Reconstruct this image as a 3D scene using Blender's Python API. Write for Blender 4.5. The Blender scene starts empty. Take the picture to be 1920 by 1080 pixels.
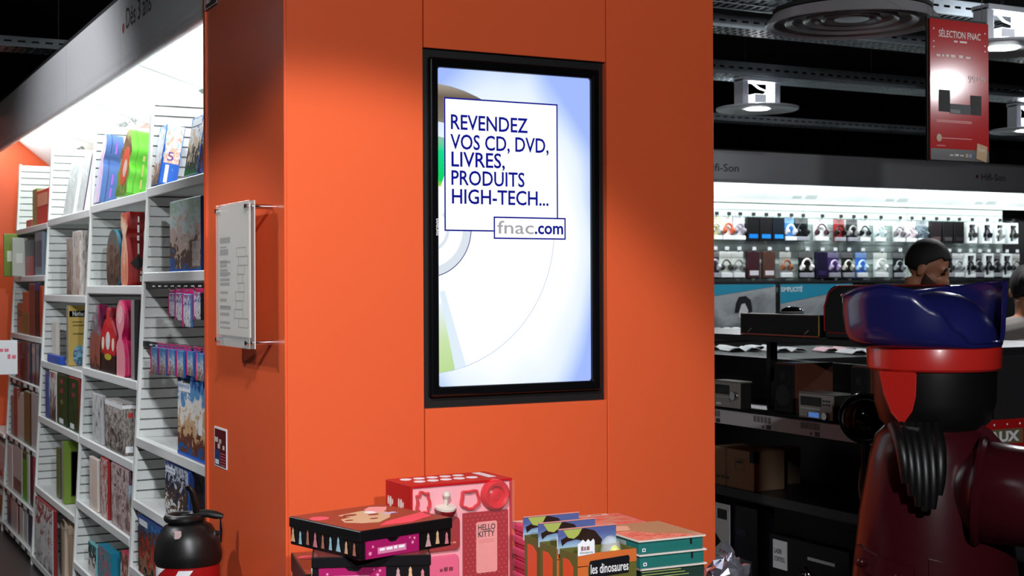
import bpy, bmesh, math, random
from mathutils import Vector, Matrix

# ------------------------------------------------------------------ camera, world, exposure
SC = bpy.context.scene
COL = SC.collection
CAMH, FPX, YAW, ROLL, H0 = 1.65, 2600.0, math.radians(27.6), -0.0045, 533.0
cam_d = bpy.data.cameras.new('camera')
cam = bpy.data.objects.new('camera', cam_d)
COL.objects.link(cam)
cam.location = (0, 0, CAMH)
cam.rotation_mode = 'XYZ'
cam.matrix_world = (Matrix.Translation((0, 0, CAMH)) @ Matrix.Rotation(-YAW, 4, 'Z')
                    @ Matrix.Rotation(math.pi / 2, 4, 'X') @ Matrix.Rotation(ROLL, 4, 'Z'))
cam_d.sensor_width = 36.0
cam_d.lens = FPX / 1920 * 36
cam_d.shift_y = (H0 - 540) / 1920
cam_d.clip_end = 100
cam_d.dof.use_dof = True
cam_d.dof.focus_distance = 4.4
cam_d.dof.aperture_fstop = 8.0
SC.camera = cam
w = bpy.data.worlds.new('world')
SC.world = w
w.use_nodes = True
w.node_tree.nodes['Background'].inputs[0].default_value = (0.85, 0.92, 1.0, 1)
w.node_tree.nodes['Background'].inputs[1].default_value = 0.0
SC.view_settings.view_transform = 'Standard'
SC.view_settings.look = 'None'
SC.view_settings.gamma = 1.0
SC.view_settings.use_curve_mapping = False
SC.view_settings.exposure = 0.0
SC.cycles.max_bounces = 6
SC.cycles.caustics_reflective = False
SC.cycles.caustics_refractive = False


def light(name, kind, loc, target, power, color=(1, 1, 1), parent=None, **k):
    d = bpy.data.lights.new(name, kind)
    d.energy = power
    d.color = color
    for a, b in k.items():
        setattr(d, a, b)
    o = bpy.data.objects.new(name, d)
    COL.objects.link(o)
    o.location = loc
    o.rotation_euler = (Vector(target) - Vector(loc)).to_track_quat('-Z', 'Y').to_euler()
    if parent:
        o.parent = parent
        o.matrix_parent_inverse = Matrix.Translation(parent.location).inverted()
    return o


# ------------------------------------------------------------------ helpers
def P(x, y, X=None, Y=None, Z=None, D=None):
    """point on a plane of the shop seen along the sight line of a photograph pixel"""
    dx, dy = x - 960.0, y - H0
    c, s = math.cos(ROLL), math.sin(ROLL)
    a, b = dx * c + dy * s, -dx * s + dy * c
    d = (math.sin(YAW) + a / FPX * math.cos(YAW), math.cos(YAW) - a / FPX * math.sin(YAW), -b / FPX)
    if X is not None:
        t = X / d[0]
    elif Y is not None:
        t = Y / d[1]
    elif Z is not None:
        t = (Z - CAMH) / d[2]
    else:
        t = D
    return Vector((d[0] * t, d[1] * t, CAMH + d[2] * t))


MATS = {}


def lin(c):
    return tuple((v / 12.92 if v <= 0.04045 else ((v + 0.055) / 1.055) ** 2.4) for v in c)


def rgb(r, g, b):
    return lin((r / 255, g / 255, b / 255))


def mat(name, color, rough=0.5, metal=0.0, spec=0.5, emit=None, estr=0.0, alpha=1.0, trans=0.0, coat=0.0, grain=0.0, gscale=60, bump=0.0, ior=1.45, stretch=None):
    if name in MATS:
        return MATS[name]
    m = bpy.data.materials.new(name)
    m.use_nodes = True
    nt = m.node_tree
    b = nt.nodes['Principled BSDF']
    b.inputs['Base Color'].default_value = (*color, 1)
    b.inputs['Roughness'].default_value = rough
    b.inputs['Metallic'].default_value = metal
    b.inputs['Specular IOR Level'].default_value = spec
    b.inputs['IOR'].default_value = ior
    b.inputs['Transmission Weight'].default_value = trans
    b.inputs['Alpha'].default_value = alpha
    b.inputs['Coat Weight'].default_value = coat
    if emit:
        b.inputs['Emission Color'].default_value = (*emit, 1)
        b.inputs['Emission Strength'].default_value = estr
    if grain or bump:
        tc = nt.nodes.new('ShaderNodeTexCoord')
        n = nt.nodes.new('ShaderNodeTexNoise')
        n.inputs['Scale'].default_value = gscale
        n.inputs['Detail'].default_value = 4
        src = tc.outputs['Object']
        if stretch:
            mp = nt.nodes.new('ShaderNodeMapping')
            mp.inputs['Scale'].default_value = stretch
            nt.links.new(src, mp.inputs['Vector'])
            src = mp.outputs['Vector']
        nt.links.new(src, n.inputs['Vector'])
        if grain:
            mx = nt.nodes.new('ShaderNodeMix')
            mx.data_type = 'RGBA'
            mx.inputs[6].default_value = (*[v * (1 - grain) for v in color], 1)
            mx.inputs[7].default_value = (*[min(1, v * (1 + grain)) for v in color], 1)
            nt.links.new(n.outputs['Fac'], mx.inputs[0])
            nt.links.new(mx.outputs[2], b.inputs['Base Color'])
        if bump:
            bp = nt.nodes.new('ShaderNodeBump')
            bp.inputs['Strength'].default_value = bump
            bp.inputs['Distance'].default_value = 0.002
            nt.links.new(n.outputs['Fac'], bp.inputs['Height'])
            nt.links.new(bp.outputs['Normal'], b.inputs['Normal'])
    MATS[name] = m
    return m


def art(name, cols, scale=4.0, seed=0.0, rough=0.35, zmix=0.5, kind='noise', sharp=True):
    """printed picture: layered noise regions read through a colour ramp (low to high up the print)"""
    if name in MATS:
        return MATS[name]
    m = bpy.data.materials.new(name)
    m.use_nodes = True
    nt = m.node_tree
    b = nt.nodes['Principled BSDF']
    b.inputs['Roughness'].default_value = rough
    tc = nt.nodes.new('ShaderNodeTexCoord')
    mp = nt.nodes.new('ShaderNodeMapping')
    mp.inputs['Location'].default_value = (seed * 3.1, seed * 1.7, seed * 2.3)
    nt.links.new(tc.outputs['Generated'], mp.inputs['Vector'])
    if kind == 'cells':
        n = nt.nodes.new('ShaderNodeTexVoronoi')
        n.inputs['Scale'].default_value = scale
        out = n.outputs['Color']
        sep = nt.nodes.new('ShaderNodeSeparateColor')
        nt.links.new(mp.outputs[0], n.inputs['Vector'])
        nt.links.new(out, sep.inputs[0])
        fac = sep.outputs[0]
    else:
        n = nt.nodes.new('ShaderNodeTexNoise')
        n.inputs['Scale'].default_value = scale * 1.35
        n.inputs['Detail'].default_value = 6
        n.inputs['Roughness'].default_value = 0.62
        n.inputs['Distortion'].default_value = 0.6
        nt.links.new(mp.outputs[0], n.inputs['Vector'])
        st = nt.nodes.new('ShaderNodeMapRange')
        st.inputs[1].default_value = 0.25
        st.inputs[2].default_value = 0.75
        nt.links.new(n.outputs['Fac'], st.inputs[0])
        fac = st.outputs[0]
    if zmix > 0:
        sx = nt.nodes.new('ShaderNodeSeparateXYZ')
        nt.links.new(tc.outputs['Generated'], sx.inputs[0])
        mx = nt.nodes.new('ShaderNodeMix')
        mx.inputs[0].default_value = zmix
        nt.links.new(fac, mx.inputs[2])
        nt.links.new(sx.outputs[2], mx.inputs[3])
        fac = mx.outputs[0]
    r = nt.nodes.new('ShaderNodeValToRGB')
    r.color_ramp.interpolation = 'CONSTANT' if sharp else 'LINEAR'
    el = r.color_ramp.elements
    k = len(cols)
    lo, hi = (0.12, 0.88) if zmix > 0 else (0.1, 0.9)
    el[0].position = 0
    el[0].color = (*rgb(*cols[0]), 1)
    el[1].position = lo + (hi - lo) * 1 / k
    el[1].color = (*rgb(*cols[1]), 1)
    for i in range(2, k):
        e = el.new(lo + (hi - lo) * i / k)
        e.color = (*rgb(*cols[i]), 1)
    nt.links.new(fac, r.inputs[0])
    nt.links.new(r.outputs[0], b.inputs['Base Color'])
    MATS[name] = m
    return m


class Fr:
    """a plane with a position: a along u, b along v, h out of it along n"""
    def __init__(s, o, u, v):
        s.o, s.u, s.v = Vector(o), Vector(u).normalized(), Vector(v).normalized()
        s.n = s.u.cross(s.v)

    def __call__(s, a, b, h=0.0):
        return s.o + s.u * a + s.v * b + s.n * h


def FY(y=0.0): return Fr((0, y, 0), (1, 0, 0), (0, 0, 1))       # faces the shop front (-Y): a = X, b = Z
def FX(x=0.0): return Fr((x, 0, 0), (0, -1, 0), (0, 0, 1))      # faces the aisle (-X): a = -Y, b = Z
def FZ(z=0.0): return Fr((0, 0, z), (1, 0, 0), (0, 1, 0))       # faces up


class MB:
    def __init__(s):
        s.v, s.f, s.m = [], [], []

    def add(s, vs, fs, mi=0):
        k = len(s.v)
        s.v += [tuple(v) for v in vs]
        s.f += [tuple(i + k for i in f) for f in fs]
        s.m += ([mi] * len(fs) if isinstance(mi, int) else list(mi))
        return s

    def box(s, x0, x1, y0, y1, z0, z1, mi=0):
        # face order: -X, +X, -Y, +Y, -Z, +Z
        vs = [(x, y, z) for x in (x0, x1) for y in (y0, y1) for z in (z0, z1)]
        return s.add(vs, [(0, 1, 3, 2), (4, 6, 7, 5), (0, 4, 5, 1), (2, 3, 7, 6), (0, 2, 6, 4), (1, 5, 7, 3)], mi)

    def prism(s, fr, poly, h0, h1, mi=0):
        n = len(poly)
        vs = [fr(a, b, h0) for a, b in poly] + [fr(a, b, h1) for a, b in poly]
        fs = [tuple(reversed(range(n))), tuple(range(n, 2 * n))] + [(i, (i + 1) % n, n + (i + 1) % n, n + i) for i in range(n)]
        return s.add(vs, fs, mi)

    def rect(s, fr, a0, a1, b0, b1, h0, h1, mi=0):
        return s.prism(fr, [(a0, b0), (a1, b0), (a1, b1), (a0, b1)], h0, h1, mi)

    def frame(s, fr, a0, a1, b0, b1, t, h0, h1, mi=0):
        """hollow rectangular frame as four mitred bars"""
        o = [(a0, b0), (a1, b0), (a1, b1), (a0, b1)]
        i = [(a0 + t, b0 + t), (a1 - t, b0 + t), (a1 - t, b1 - t), (a0 + t, b1 - t)]
        vs = [fr(*p, h) for h in (h0, h1) for p in o + i]
        fs = []
        for k in range(4):
            j = (k + 1) % 4
            fs += [(8 + k, 8 + j, 12 + j, 12 + k), (j, k, 4 + k, 4 + j), (k, j, 8 + j, 8 + k), (4 + j, 4 + k, 12 + k, 12 + j)]
        return s.add(vs, fs, mi)

    def tube(s, pts, r, n=8, mi=0, cap=True):
        pts = [Vector(p) for p in pts]
        rs = r if isinstance(r, (list, tuple)) else [r] * len(pts)
        vs, fs = [], []
        ref = None
        for i, p in enumerate(pts):
            d = (pts[min(i + 1, len(pts) - 1)] - pts[max(i - 1, 0)]).normalized()
            if ref is None:
                ref = d.orthogonal().normalized()
            a = (ref - d * ref.dot(d)).normalized()
            ref = a
            c = d.cross(a)
            for k in range(n):
                t = 2 * math.pi * k / n
                vs.append(p + (a * math.cos(t) + c * math.sin(t)) * rs[i])
        for i in range(len(pts) - 1):
            for k in range(n):
                fs.append((i * n + k, i * n + (k + 1) % n, (i + 1) * n + (k + 1) % n, (i + 1) * n + k))
        if cap:
            fs += [tuple(reversed(range(n))), tuple(range((len(pts) - 1) * n, len(pts) * n))]
        return s.add(vs, fs, mi)

    def lathe(s, prof, o=(0, 0, 0), axis=(0, 0, 1), n=32, sx=1.0, sy=1.0, mi=0):
        """profile of (radius, height) turned about an axis through o"""
        ax = Vector(axis).normalized()
        u = Vector((1, 0, 0)) if abs(ax.z) > 0.9 else ax.orthogonal().normalized()
        u = (u - ax * u.dot(ax)).normalized()
        v = ax.cross(u)
        o = Vector(o)
        vs, fs = [], []
        for r, h in prof:
            for k in range(n):
                t = 2 * math.pi * k / n
                vs.append(o + ax * h + u * (r * sx * math.cos(t)) + v * (r * sy * math.sin(t)))
        for i in range(len(prof) - 1):
            for k in range(n):
                fs.append((i * n + k, i * n + (k + 1) % n, (i + 1) * n + (k + 1) % n, (i + 1) * n + k))
        if prof[0][0] > 1e-6:
            fs.append(tuple(reversed(range(n))))
        if prof[-1][0] > 1e-6:
            fs.append(tuple(range((len(prof) - 1) * n, len(prof) * n)))
        return s.add(vs, fs, mi)

    def ball(s, c, rx, ry=None, rz=None, n=16, mi=0):
        ry, rz = ry or rx, rz or rx
        prof = [(max(1e-7, math.sin(math.pi * i / (n // 2))), -math.cos(math.pi * i / (n // 2))) for i in range(n // 2 + 1)]
        k = len(s.v)
        s.lathe(prof, n=n, mi=mi)
        s.v[k:] = [(c[0] + v[0] * rx, c[1] + v[1] * ry, c[2] + v[2] * rz) for v in s.v[k:]]
        return s

    def build(s, name, mats, parent=None, smooth=False, bevel=0.0, seg=2, angle=35):
        me = bpy.data.meshes.new(name)
        me.from_pydata(s.v, [], s.f)
        ms = mats if isinstance(mats, (list, tuple)) else [mats]
        for m in ms:
            me.materials.append(m)
        me.polygons.foreach_set('material_index', s.m)
        bm = bmesh.new()
        bm.from_mesh(me)
        bmesh.ops.remove_doubles(bm, verts=bm.verts, dist=1e-6)
        bmesh.ops.recalc_face_normals(bm, faces=bm.faces)
        if smooth:
            for f in bm.faces:
                f.smooth = True
            for e in bm.edges:
                if len(e.link_faces) == 2 and e.calc_face_angle(0) > math.radians(angle):
                    e.smooth = False
        bm.to_mesh(me)
        bm.free()
        o = bpy.data.objects.new(name, me)
        COL.objects.link(o)
        if parent is not None:
            o.parent = parent
        if bevel:
            b = o.modifiers.new('bevel', 'BEVEL')
            b.width = bevel
            b.segments = seg
            b.limit_method = 'ANGLE'
        return o


def tag(o, label=None, cat=None, group=None, kind=None):
    for k, v in (('label', label), ('category', cat), ('group', group), ('kind', kind)):
        if v:
            o[k] = v
    return o


def thing(name, label, cat, loc=(0, 0, 0), rz=0.0, group=None, kind=None, rot=None):
    o = bpy.data.objects.new(name, None)
    COL.objects.link(o)
    o.empty_display_size = 0.05
    o.location = loc
    o.rotation_euler = rot if rot else (0, 0, rz)
    return tag(o, label, cat, group, kind)


def struct(name, mb, m, label, cat='structure', parent=None, **k):
    o = mb.build(name, m, parent, **k)
    return tag(o, label, cat, kind='structure')


def shift(mb, o):
    mb.v = [(v[0] - o[0], v[1] - o[1], v[2] - o[2]) for v in mb.v]
    return mb


FONT = {}


def text(name, s, fr, a0, b0, width, height, m, parent=None, bold=0.0, depth=0.0006, h=0.0, shear=0.0):
    """lettering fitted into a box of width x height whose lower left corner is (a0, b0) on the plane fr"""
    if s[0] == '~':                       # print too small to read: a row of short uneven bars
        rg = random.Random(len(s) * 7 + int(width * 9000))
        n = int(s[1:])
        mb, x = MB(), 0.0
        ws = [rg.uniform(0.5, 1.3) for _ in range(n)]
        tot = sum(ws) + 0.35 * (n - 1)
        for w_ in ws:
            hh = height * rg.uniform(0.6, 1.0)
            mb.rect(fr, a0 + width * x / tot, a0 + width * (x + w_) / tot, b0, b0 + hh, h, h + depth)
            x += w_ + 0.35
        return mb.build(name, m, parent)
    key = (s, bold, shear)
    if key not in FONT:
        c = bpy.data.curves.new('lettering', 'FONT')
        c.body = s
        c.size = 1
        c.offset = bold
        c.shear = shear
        c.resolution_u = 3
        t = bpy.data.objects.new('lettering', c)
        COL.objects.link(t)
        me = bpy.data.meshes.new_from_object(t)
        vs = [v.co.copy() for v in me.vertices]
        fs = [tuple(p.vertices) for p in me.polygons]
        bpy.data.objects.remove(t)
        bpy.data.curves.remove(c)
        bpy.data.meshes.remove(me)
        FONT[key] = (vs, fs)
    vs, fs = FONT[key]
    x0, x1 = min(v.x for v in vs), max(v.x for v in vs)
    y0, y1 = min(v.y for v in vs), max(v.y for v in vs)
    mb = MB()
    mb.add([fr(a0 + (v.x - x0) / (x1 - x0) * width, b0 + (v.y - y0) / max(1e-6, y1 - y0) * height, h + depth) for v in vs], fs)
    return mb.build(name, m, parent)


# common materials
WHITE = mat('white laminate', rgb(226, 228, 226), 0.45, grain=0.03, gscale=8)
SLATW = mat('white slat', rgb(215, 219, 217), 0.4, grain=0.03, gscale=5)
BLACK = mat('black matt', rgb(14, 14, 15), 0.6)
BLACKG = mat('black gloss', rgb(8, 8, 9), 0.12)
DARK = mat('dark grey', rgb(30, 30, 32), 0.5)
GREY = mat('mid grey', rgb(110, 112, 115), 0.5)
STEEL = mat('brushed steel', rgb(206, 206, 210), 0.36, 0.2, grain=0.12, gscale=30, stretch=(1, 1, 14))
CHROME = mat('chrome', rgb(215, 215, 218), 0.15, 1.0)
GALV = mat('galvanised', rgb(165, 175, 182), 0.42, 0.4, grain=0.2, gscale=12)
ORANGE = mat('orange lacquer', rgb(232, 98, 56), 0.27, grain=0.02, gscale=3, bump=0.03, spec=0.5)
INKW = mat('white ink', rgb(235, 235, 235), 0.5)
INKK = mat('black ink', rgb(20, 20, 22), 0.5)
LAMPW = mat('lamp glow', (1, 1, 1), 0.5, emit=(0.95, 0.98, 1.0), estr=14)
TUBE = mat('tube glow', (1, 1, 1), 0.5, emit=(0.92, 1.0, 0.99), estr=6)

# lamps out of the picture: one aimed at the column, others over the aisles
LAMPS = [('column', (0.4, 1.35, 3.0), (1.5, 3.87, 1.0), 480, 47, 0.35), ('entrance_fill', (0.3, -1.3, 3.0), (1.8, 3.87, 1.9), 800, 74, 0.6), ('toy_aisle', (-0.35, 5.0, 3.0), (1.28, 4.3, 0.5), 150, 62, 0.45),  # entrance lamp is assumed, added behind the camera as fill
         ('banner', (6.9, 2.97, 3.02), (4.95, 4.95, 2.63), 130, 60, 0.7), ('far_toy_fill', (-0.35, 6.9, 3.0), (1.35, 7.3, 1.9), 210, 105, 0.6)]  # far toy aisle lamp is assumed, added to brighten the toy shelves

# ------------------------------------------------------------------ room shell
struct('floor', MB().box(-8, 16, -6, 20, -0.1, 0), mat('floor vinyl', rgb(52, 50, 50), 0.35, grain=0.15, gscale=6), 'dark grey vinyl shop floor under the shelving', 'floor')
struct('ceiling', MB().box(-8, 16, -6, 20, 3.9, 4.0), mat('ceiling void', rgb(16, 16, 17), 0.9), 'black painted open ceiling above the cable trays', 'ceiling')
struct('wall_back', MB().box(-8, 16, 20, 20.1, 0, 3.9), mat('far wall', rgb(24, 24, 26), 0.8), 'dark far wall of the shop behind the fixtures', 'wall')
struct('wall_right', MB().box(16, 16.1, -6, 20, 0, 3.9), mat('far wall', rgb(24, 24, 26), 0.8), 'dark side wall of the shop beyond the audio department', 'wall')

# ------------------------------------------------------------------ orange column
CX0, CX1, CY0, CY1 = 1.281, 2.802, 3.87, 4.738
SX0, SX1 = 1.7215, 2.3735
RZ0, RZ1 = 1.271, 2.374
ROOT = thing('wall_column', 'square orange lacquered column clad in flat panels around the screen', 'column', (0, 0, 0), kind='structure')
MB().box(CX0 + 0.02, CX1 - 0.02, CY0 + 0.03, CY1 - 0.004, 0, 3.9).build('core', ORANGE, ROOT)
g = 0.0018


def panel(x0, x1, z0, z1):
    MB().box(x0, x1, CY0, CY0 + 0.028, z0, z1).build('panel', ORANGE, ROOT, bevel=0.0015, seg=1)


panel(CX0 + 0.006, SX0 - g, 0, 3.9)
panel(SX1 + g, CX1, 0, 3.9)
panel(SX0 + g, SX1 - g, RZ1, 3.9)
panel(SX0 + g, SX1 - g, 0, RZ0)
MB().box(CX0, CX0 + 0.02, CY0 + 0.006, CY1 - 0.03, 0, 3.9).build('panel', ORANGE, ROOT, bevel=0.0015, seg=1)
MB().box(CX0 - 0.004, CX0 + 0.02, CY1 - 0.026, CY1, 0, 3.9).build('corner_strip', ORANGE, ROOT)
MB().box(CX1 - 0.02, CX1, CY0 + 0.03, CY1, 0, 3.9).build('panel', ORANGE, ROOT)
MB().box(CX0 + 0.02, CX1 - 0.02, CY1 - 0.004, CY1 + 0.016, 0, 3.9).build('panel', ORANGE, ROOT)

# opposite side of the toy aisle: end wall seen beyond the last bay
struct('wall_left', MB().box(0.9, 1.9, 10.62, 10.74, 0, 2.89), ORANGE, 'orange end wall closing the aisle behind the toy shelves', 'wall')

# ------------------------------------------------------------------ advertising screen
F = FY(CY0)
DISP = thing('advertising_screen', 'tall black framed advertising screen showing a resale advert, set into orange column', 'screen', (0, 0, 0))
MB().rect(F, SX0 + g, SX1 - g, RZ0, RZ1, -0.029, -0.02).build('recess_board', BLACK, DISP)
AX0, AX1, AZ0, AZ1 = 1.7695, 2.3165, 1.3355, 2.3175
MB().frame(F, AX0 - 0.03, AX1 + 0.03, AZ0 - 0.03, AZ1 + 0.03, 0.031, -0.02, 0.006).build('bezel', mat('bezel gloss', rgb(12, 12, 14), 0.16), DISP, bevel=0.008, seg=3)


def screen_mat():
    m = bpy.data.materials.new('screen picture')
    m.use_nodes = True
    nt = m.node_tree
    nt.nodes.clear()
    out = nt.nodes.new('ShaderNodeOutputMaterial')
    em = nt.nodes.new('ShaderNodeEmission')
    tc = nt.nodes.new('ShaderNodeTexCoord')
    mp = nt.nodes.new('ShaderNodeMapping')
    mp.inputs['Location'].default_value = (-0.42, 0, -0.45)
    mp.inputs['Scale'].default_value = (1.0, 0, 1.0)
    mp2 = nt.nodes.new('ShaderNodeMapping')
    mp2.inputs['Scale'].default_value = (1.5, 0, 1.62)
    ln = nt.nodes.new('ShaderNodeVectorMath')
    ln.operation = 'LENGTH'
    r = nt.nodes.new('ShaderNodeValToRGB')
    cr = r.color_ramp
    cr.elements[0].position = 0.0
    cr.elements[0].color = (1, 1, 1, 1)
    cr.elements[1].position = 1.0
    cr.elements[1].color = (*rgb(160, 184, 252), 1)
    for p, c in ((0.62, (252, 254, 255)), (0.82, (226, 238, 255)), (0.93, (186, 208, 255))):
        e = cr.elements.new(p)
        e.color = (*rgb(*c), 1)
    nz = nt.nodes.new('ShaderNodeTexNoise')
    nz.inputs['Scale'].default_value = 3.0
    nz.inputs['Detail'].default_value = 1
    ad = nt.nodes.new('ShaderNodeMath')
    ad.operation = 'MULTIPLY_ADD'
    ad.inputs[1].default_value = 0.22
    sb = nt.nodes.new('ShaderNodeMath')
    sb.operation = 'SUBTRACT'
    sb.inputs[1].default_value = 0.12
    L = nt.links.new
    L(tc.outputs['Generated'], mp.inputs[0])
    L(mp.outputs[0], mp2.inputs[0])
    L(mp2.outputs[0], ln.inputs[0])
    L(tc.outputs['Generated'], nz.inputs['Vector'])
    L(nz.outputs['Fac'], ad.inputs[0])
    L(ln.outputs['Value'], ad.inputs[2])
    L(ad.outputs[0], sb.inputs[0])
    L(sb.outputs[0], r.inputs[0])
    L(r.outputs[0], em.inputs['Color'])
    em.inputs['Strength'].default_value = 1.06
    L(em.outputs[0], out.inputs[0])
    return m


def glow(name, c, s=1.0):
    if name in MATS:
        return MATS[name]
    m = bpy.data.materials.new(name)
    m.use_nodes = True
    nt = m.node_tree
    nt.nodes.clear()
    out = nt.nodes.new('ShaderNodeOutputMaterial')
    em = nt.nodes.new('ShaderNodeEmission')
    em.inputs['Color'].default_value = (*rgb(*c), 1)
    em.inputs['Strength'].default_value = s
    nt.links.new(em.outputs[0], out.inputs[0])
    MATS[name] = m
    return m


def glow_ramp(name, stops, axis=2):
    m = glow(name, (255, 255, 255))
    nt = m.node_tree
    tc = nt.nodes.new('ShaderNodeTexCoord')
    sx = nt.nodes.new('ShaderNodeSeparateXYZ')
    r = nt.nodes.new('ShaderNodeValToRGB')
    cr = r.color_ramp
    cr.elements[0].position, cr.elements[0].color = stops[0][0], (*rgb(*stops[0][1]), 1)
    cr.elements[1].position, cr.elements[1].color = stops[-1][0], (*rgb(*stops[-1][1]), 1)
    for p, c in stops[1:-1]:
        e = cr.elements.new(p)
        e.color = (*rgb(*c), 1)
    nt.links.new(tc.outputs['Generated'], sx.inputs[0])
    nt.links.new(sx.outputs[axis], r.inputs[0])
    nt.links.new(r.outputs[0], nt.nodes['Emission'].inputs[0])
    return m


SCR = MB().rect(F, AX0, AX1, AZ0, AZ1, -0.02, -0.008).build('screen', screen_mat(), DISP)
Fs = FY(CY0 + 0.008)


def sp(x, y):
    q = P(x, y, Y=CY0 + 0.008)
    return q.x, q.z


def arc(cx, cz, r, a0, a1, n=28):
    return [(cx + r * math.cos(math.radians(a0 + (a1 - a0) * i / n)), cz + r * math.sin(math.radians(a0 + (a1 - a0) * i / n))) for i in range(n + 1)]


def ring_part(name, cx, cz, r0, r1, a0, a1, m, h):
    o_, i_ = arc(cx, cz, r1, a0, a1), arc(cx, cz, r0, a0, a1)
    mb = MB()
    n = len(o_)
    mb.add([Fs(max(p[0], AX0 + 0.0004), p[1], h) for p in o_ + i_], [(k, k + 1, n + k + 1, n + k) for k in range(n - 1)])
    mb.build(name, m, SCR)


# the compact disc behind the words: centre just beyond the left edge of the picture
dcx, dcz = AX0 - 0.035, sp(822, 428)[1]
R_ = 0.447
ring_part('disc_edge', dcx, dcz, R_ - 0.0016, R_, -85.4, 85.4, glow('disc line', (170, 190, 225)), 0.0004)
ring_part('disc_sheen', dcx, dcz, 0.33, R_ - 0.0016, 50, 85.5, glow_ramp('disc sheen', [(0, (196, 206, 200)), (0.45, (128, 118, 100)), (0.8, (112, 98, 84)), (1, (170, 160, 146))]), 0.0004)
ring_part('disc_green', dcx, dcz, 0.136, 0.285, 70, 88, glow_ramp('disc green', [(0, (170, 220, 60)), (0.12, (10, 214, 90)), (0.7, (20, 220, 140)), (1, (150, 190, 170))]), 0.0005)
ring_part('disc_yellow', dcx, dcz, 0.235, R_ - 0.0016, -86, -78, glow_ramp('disc yellow', [(0, (190, 222, 150)), (0.5, (206, 230, 178)), (1, (236, 246, 255))]), 0.0005)
ring_part('disc_lilac', dcx, dcz, 0.20, R_ - 0.0016, -78, -73, glow('disc lilac', (226, 240, 252)), 0.0005)
ring_part('disc_hub', dcx, dcz, 0.1485, 0.1515, -77, 40, glow('disc hub line', (90, 94, 140)), 0.0006)
ring_part('disc_hub', dcx, dcz, 0.122, 0.1485, -77, 40, glow('disc hub tint', (222, 230, 240)), 0.0006)
ring_part('disc_hub', dcx, dcz, 0.066, 0.076, -60, 40, glow('disc hub tint', (222, 230, 240)), 0.0006)
NAVY = glow('screen navy', (16, 22, 140))
bx0, bz1 = sp(832, 182)
bx1 = sp(1045, 197)[0]
bz0 = sp(834, 433)[1]
MB().rect(Fs, bx0, bx1, bz0, bz1, 0.0008, 0.0012).build('text_box', glow('screen white', (252, 254, 255), 1.05), SCR)
MB().frame(Fs, bx0, bx1, bz0, bz1, 0.0045, 0.0012, 0.0016).build('text_border', NAVY, SCR)
for s, (xl, yb), xr in (('REVENDEZ', (845, 242.5), 989), ('VOS CD, DVD,', (844, 279), 1028), ('LIVRES,', (846, 312), 946), ('PRODUITS', (846, 347), 983), ('HIGH-TECH...', (847, 382), 1028)):
    a0, b0 = sp(xl, yb)
    wdt = sp(xr, yb)[0] - a0
    drop = 0.0085 if ',' in s else 0.0
    text('lettering', s, Fs, a0, b0 - drop, wdt, 0.0465 + drop, NAVY, SCR, bold=0.012, h=0.0014)
cx0, cz1 = sp(925, 406)
cx1, cz0 = sp(1060, 448)
cz1, cz0 = sp(925, 406)[1], sp(926, 448)[1]
MB().rect(Fs, cx0, cx1, cz0, cz1, 0.0018, 0.0022).build('address_box', glow('screen white', (252, 254, 255), 1.05), SCR)
MB().frame(Fs, cx0, cx1, cz0, cz1, 0.0045, 0.0022, 0.0026).build('address_border', NAVY, SCR)
text('lettering', 'fnac', Fs, cx0 + 0.0125, cz0 + 0.0165, sp(1000, 430)[0] - cx0 - 0.0125, 0.041, glow('screen grey', (165, 165, 170)), SCR, bold=0.004, h=0.0024)
text('lettering', '.com', Fs, sp(1002, 430)[0], cz0 + 0.0165, sp(1055, 430)[0] - sp(1002, 430)[0], 0.028, NAVY, SCR, bold=0.02, h=0.0024)
# maker's name on the left of the bezel, reading downwards
Fb = Fr((AX0 - 0.0105, CY0 - 0.006, sp(817, 410)[1]), (0, 0, -1), (1, 0, 0))
text('lettering', 'SAMSUNG', Fb, 0, 0.0, 0.052, 0.0075, INKW, DISP, bold=0.02, h=0.0004)

# ------------------------------------------------------------------ toy shelving (runs away along the aisle, fronts lean back a little)
def XF(z): return 1.275 + 0.052 * z      # front line of the shelving at height z


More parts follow.
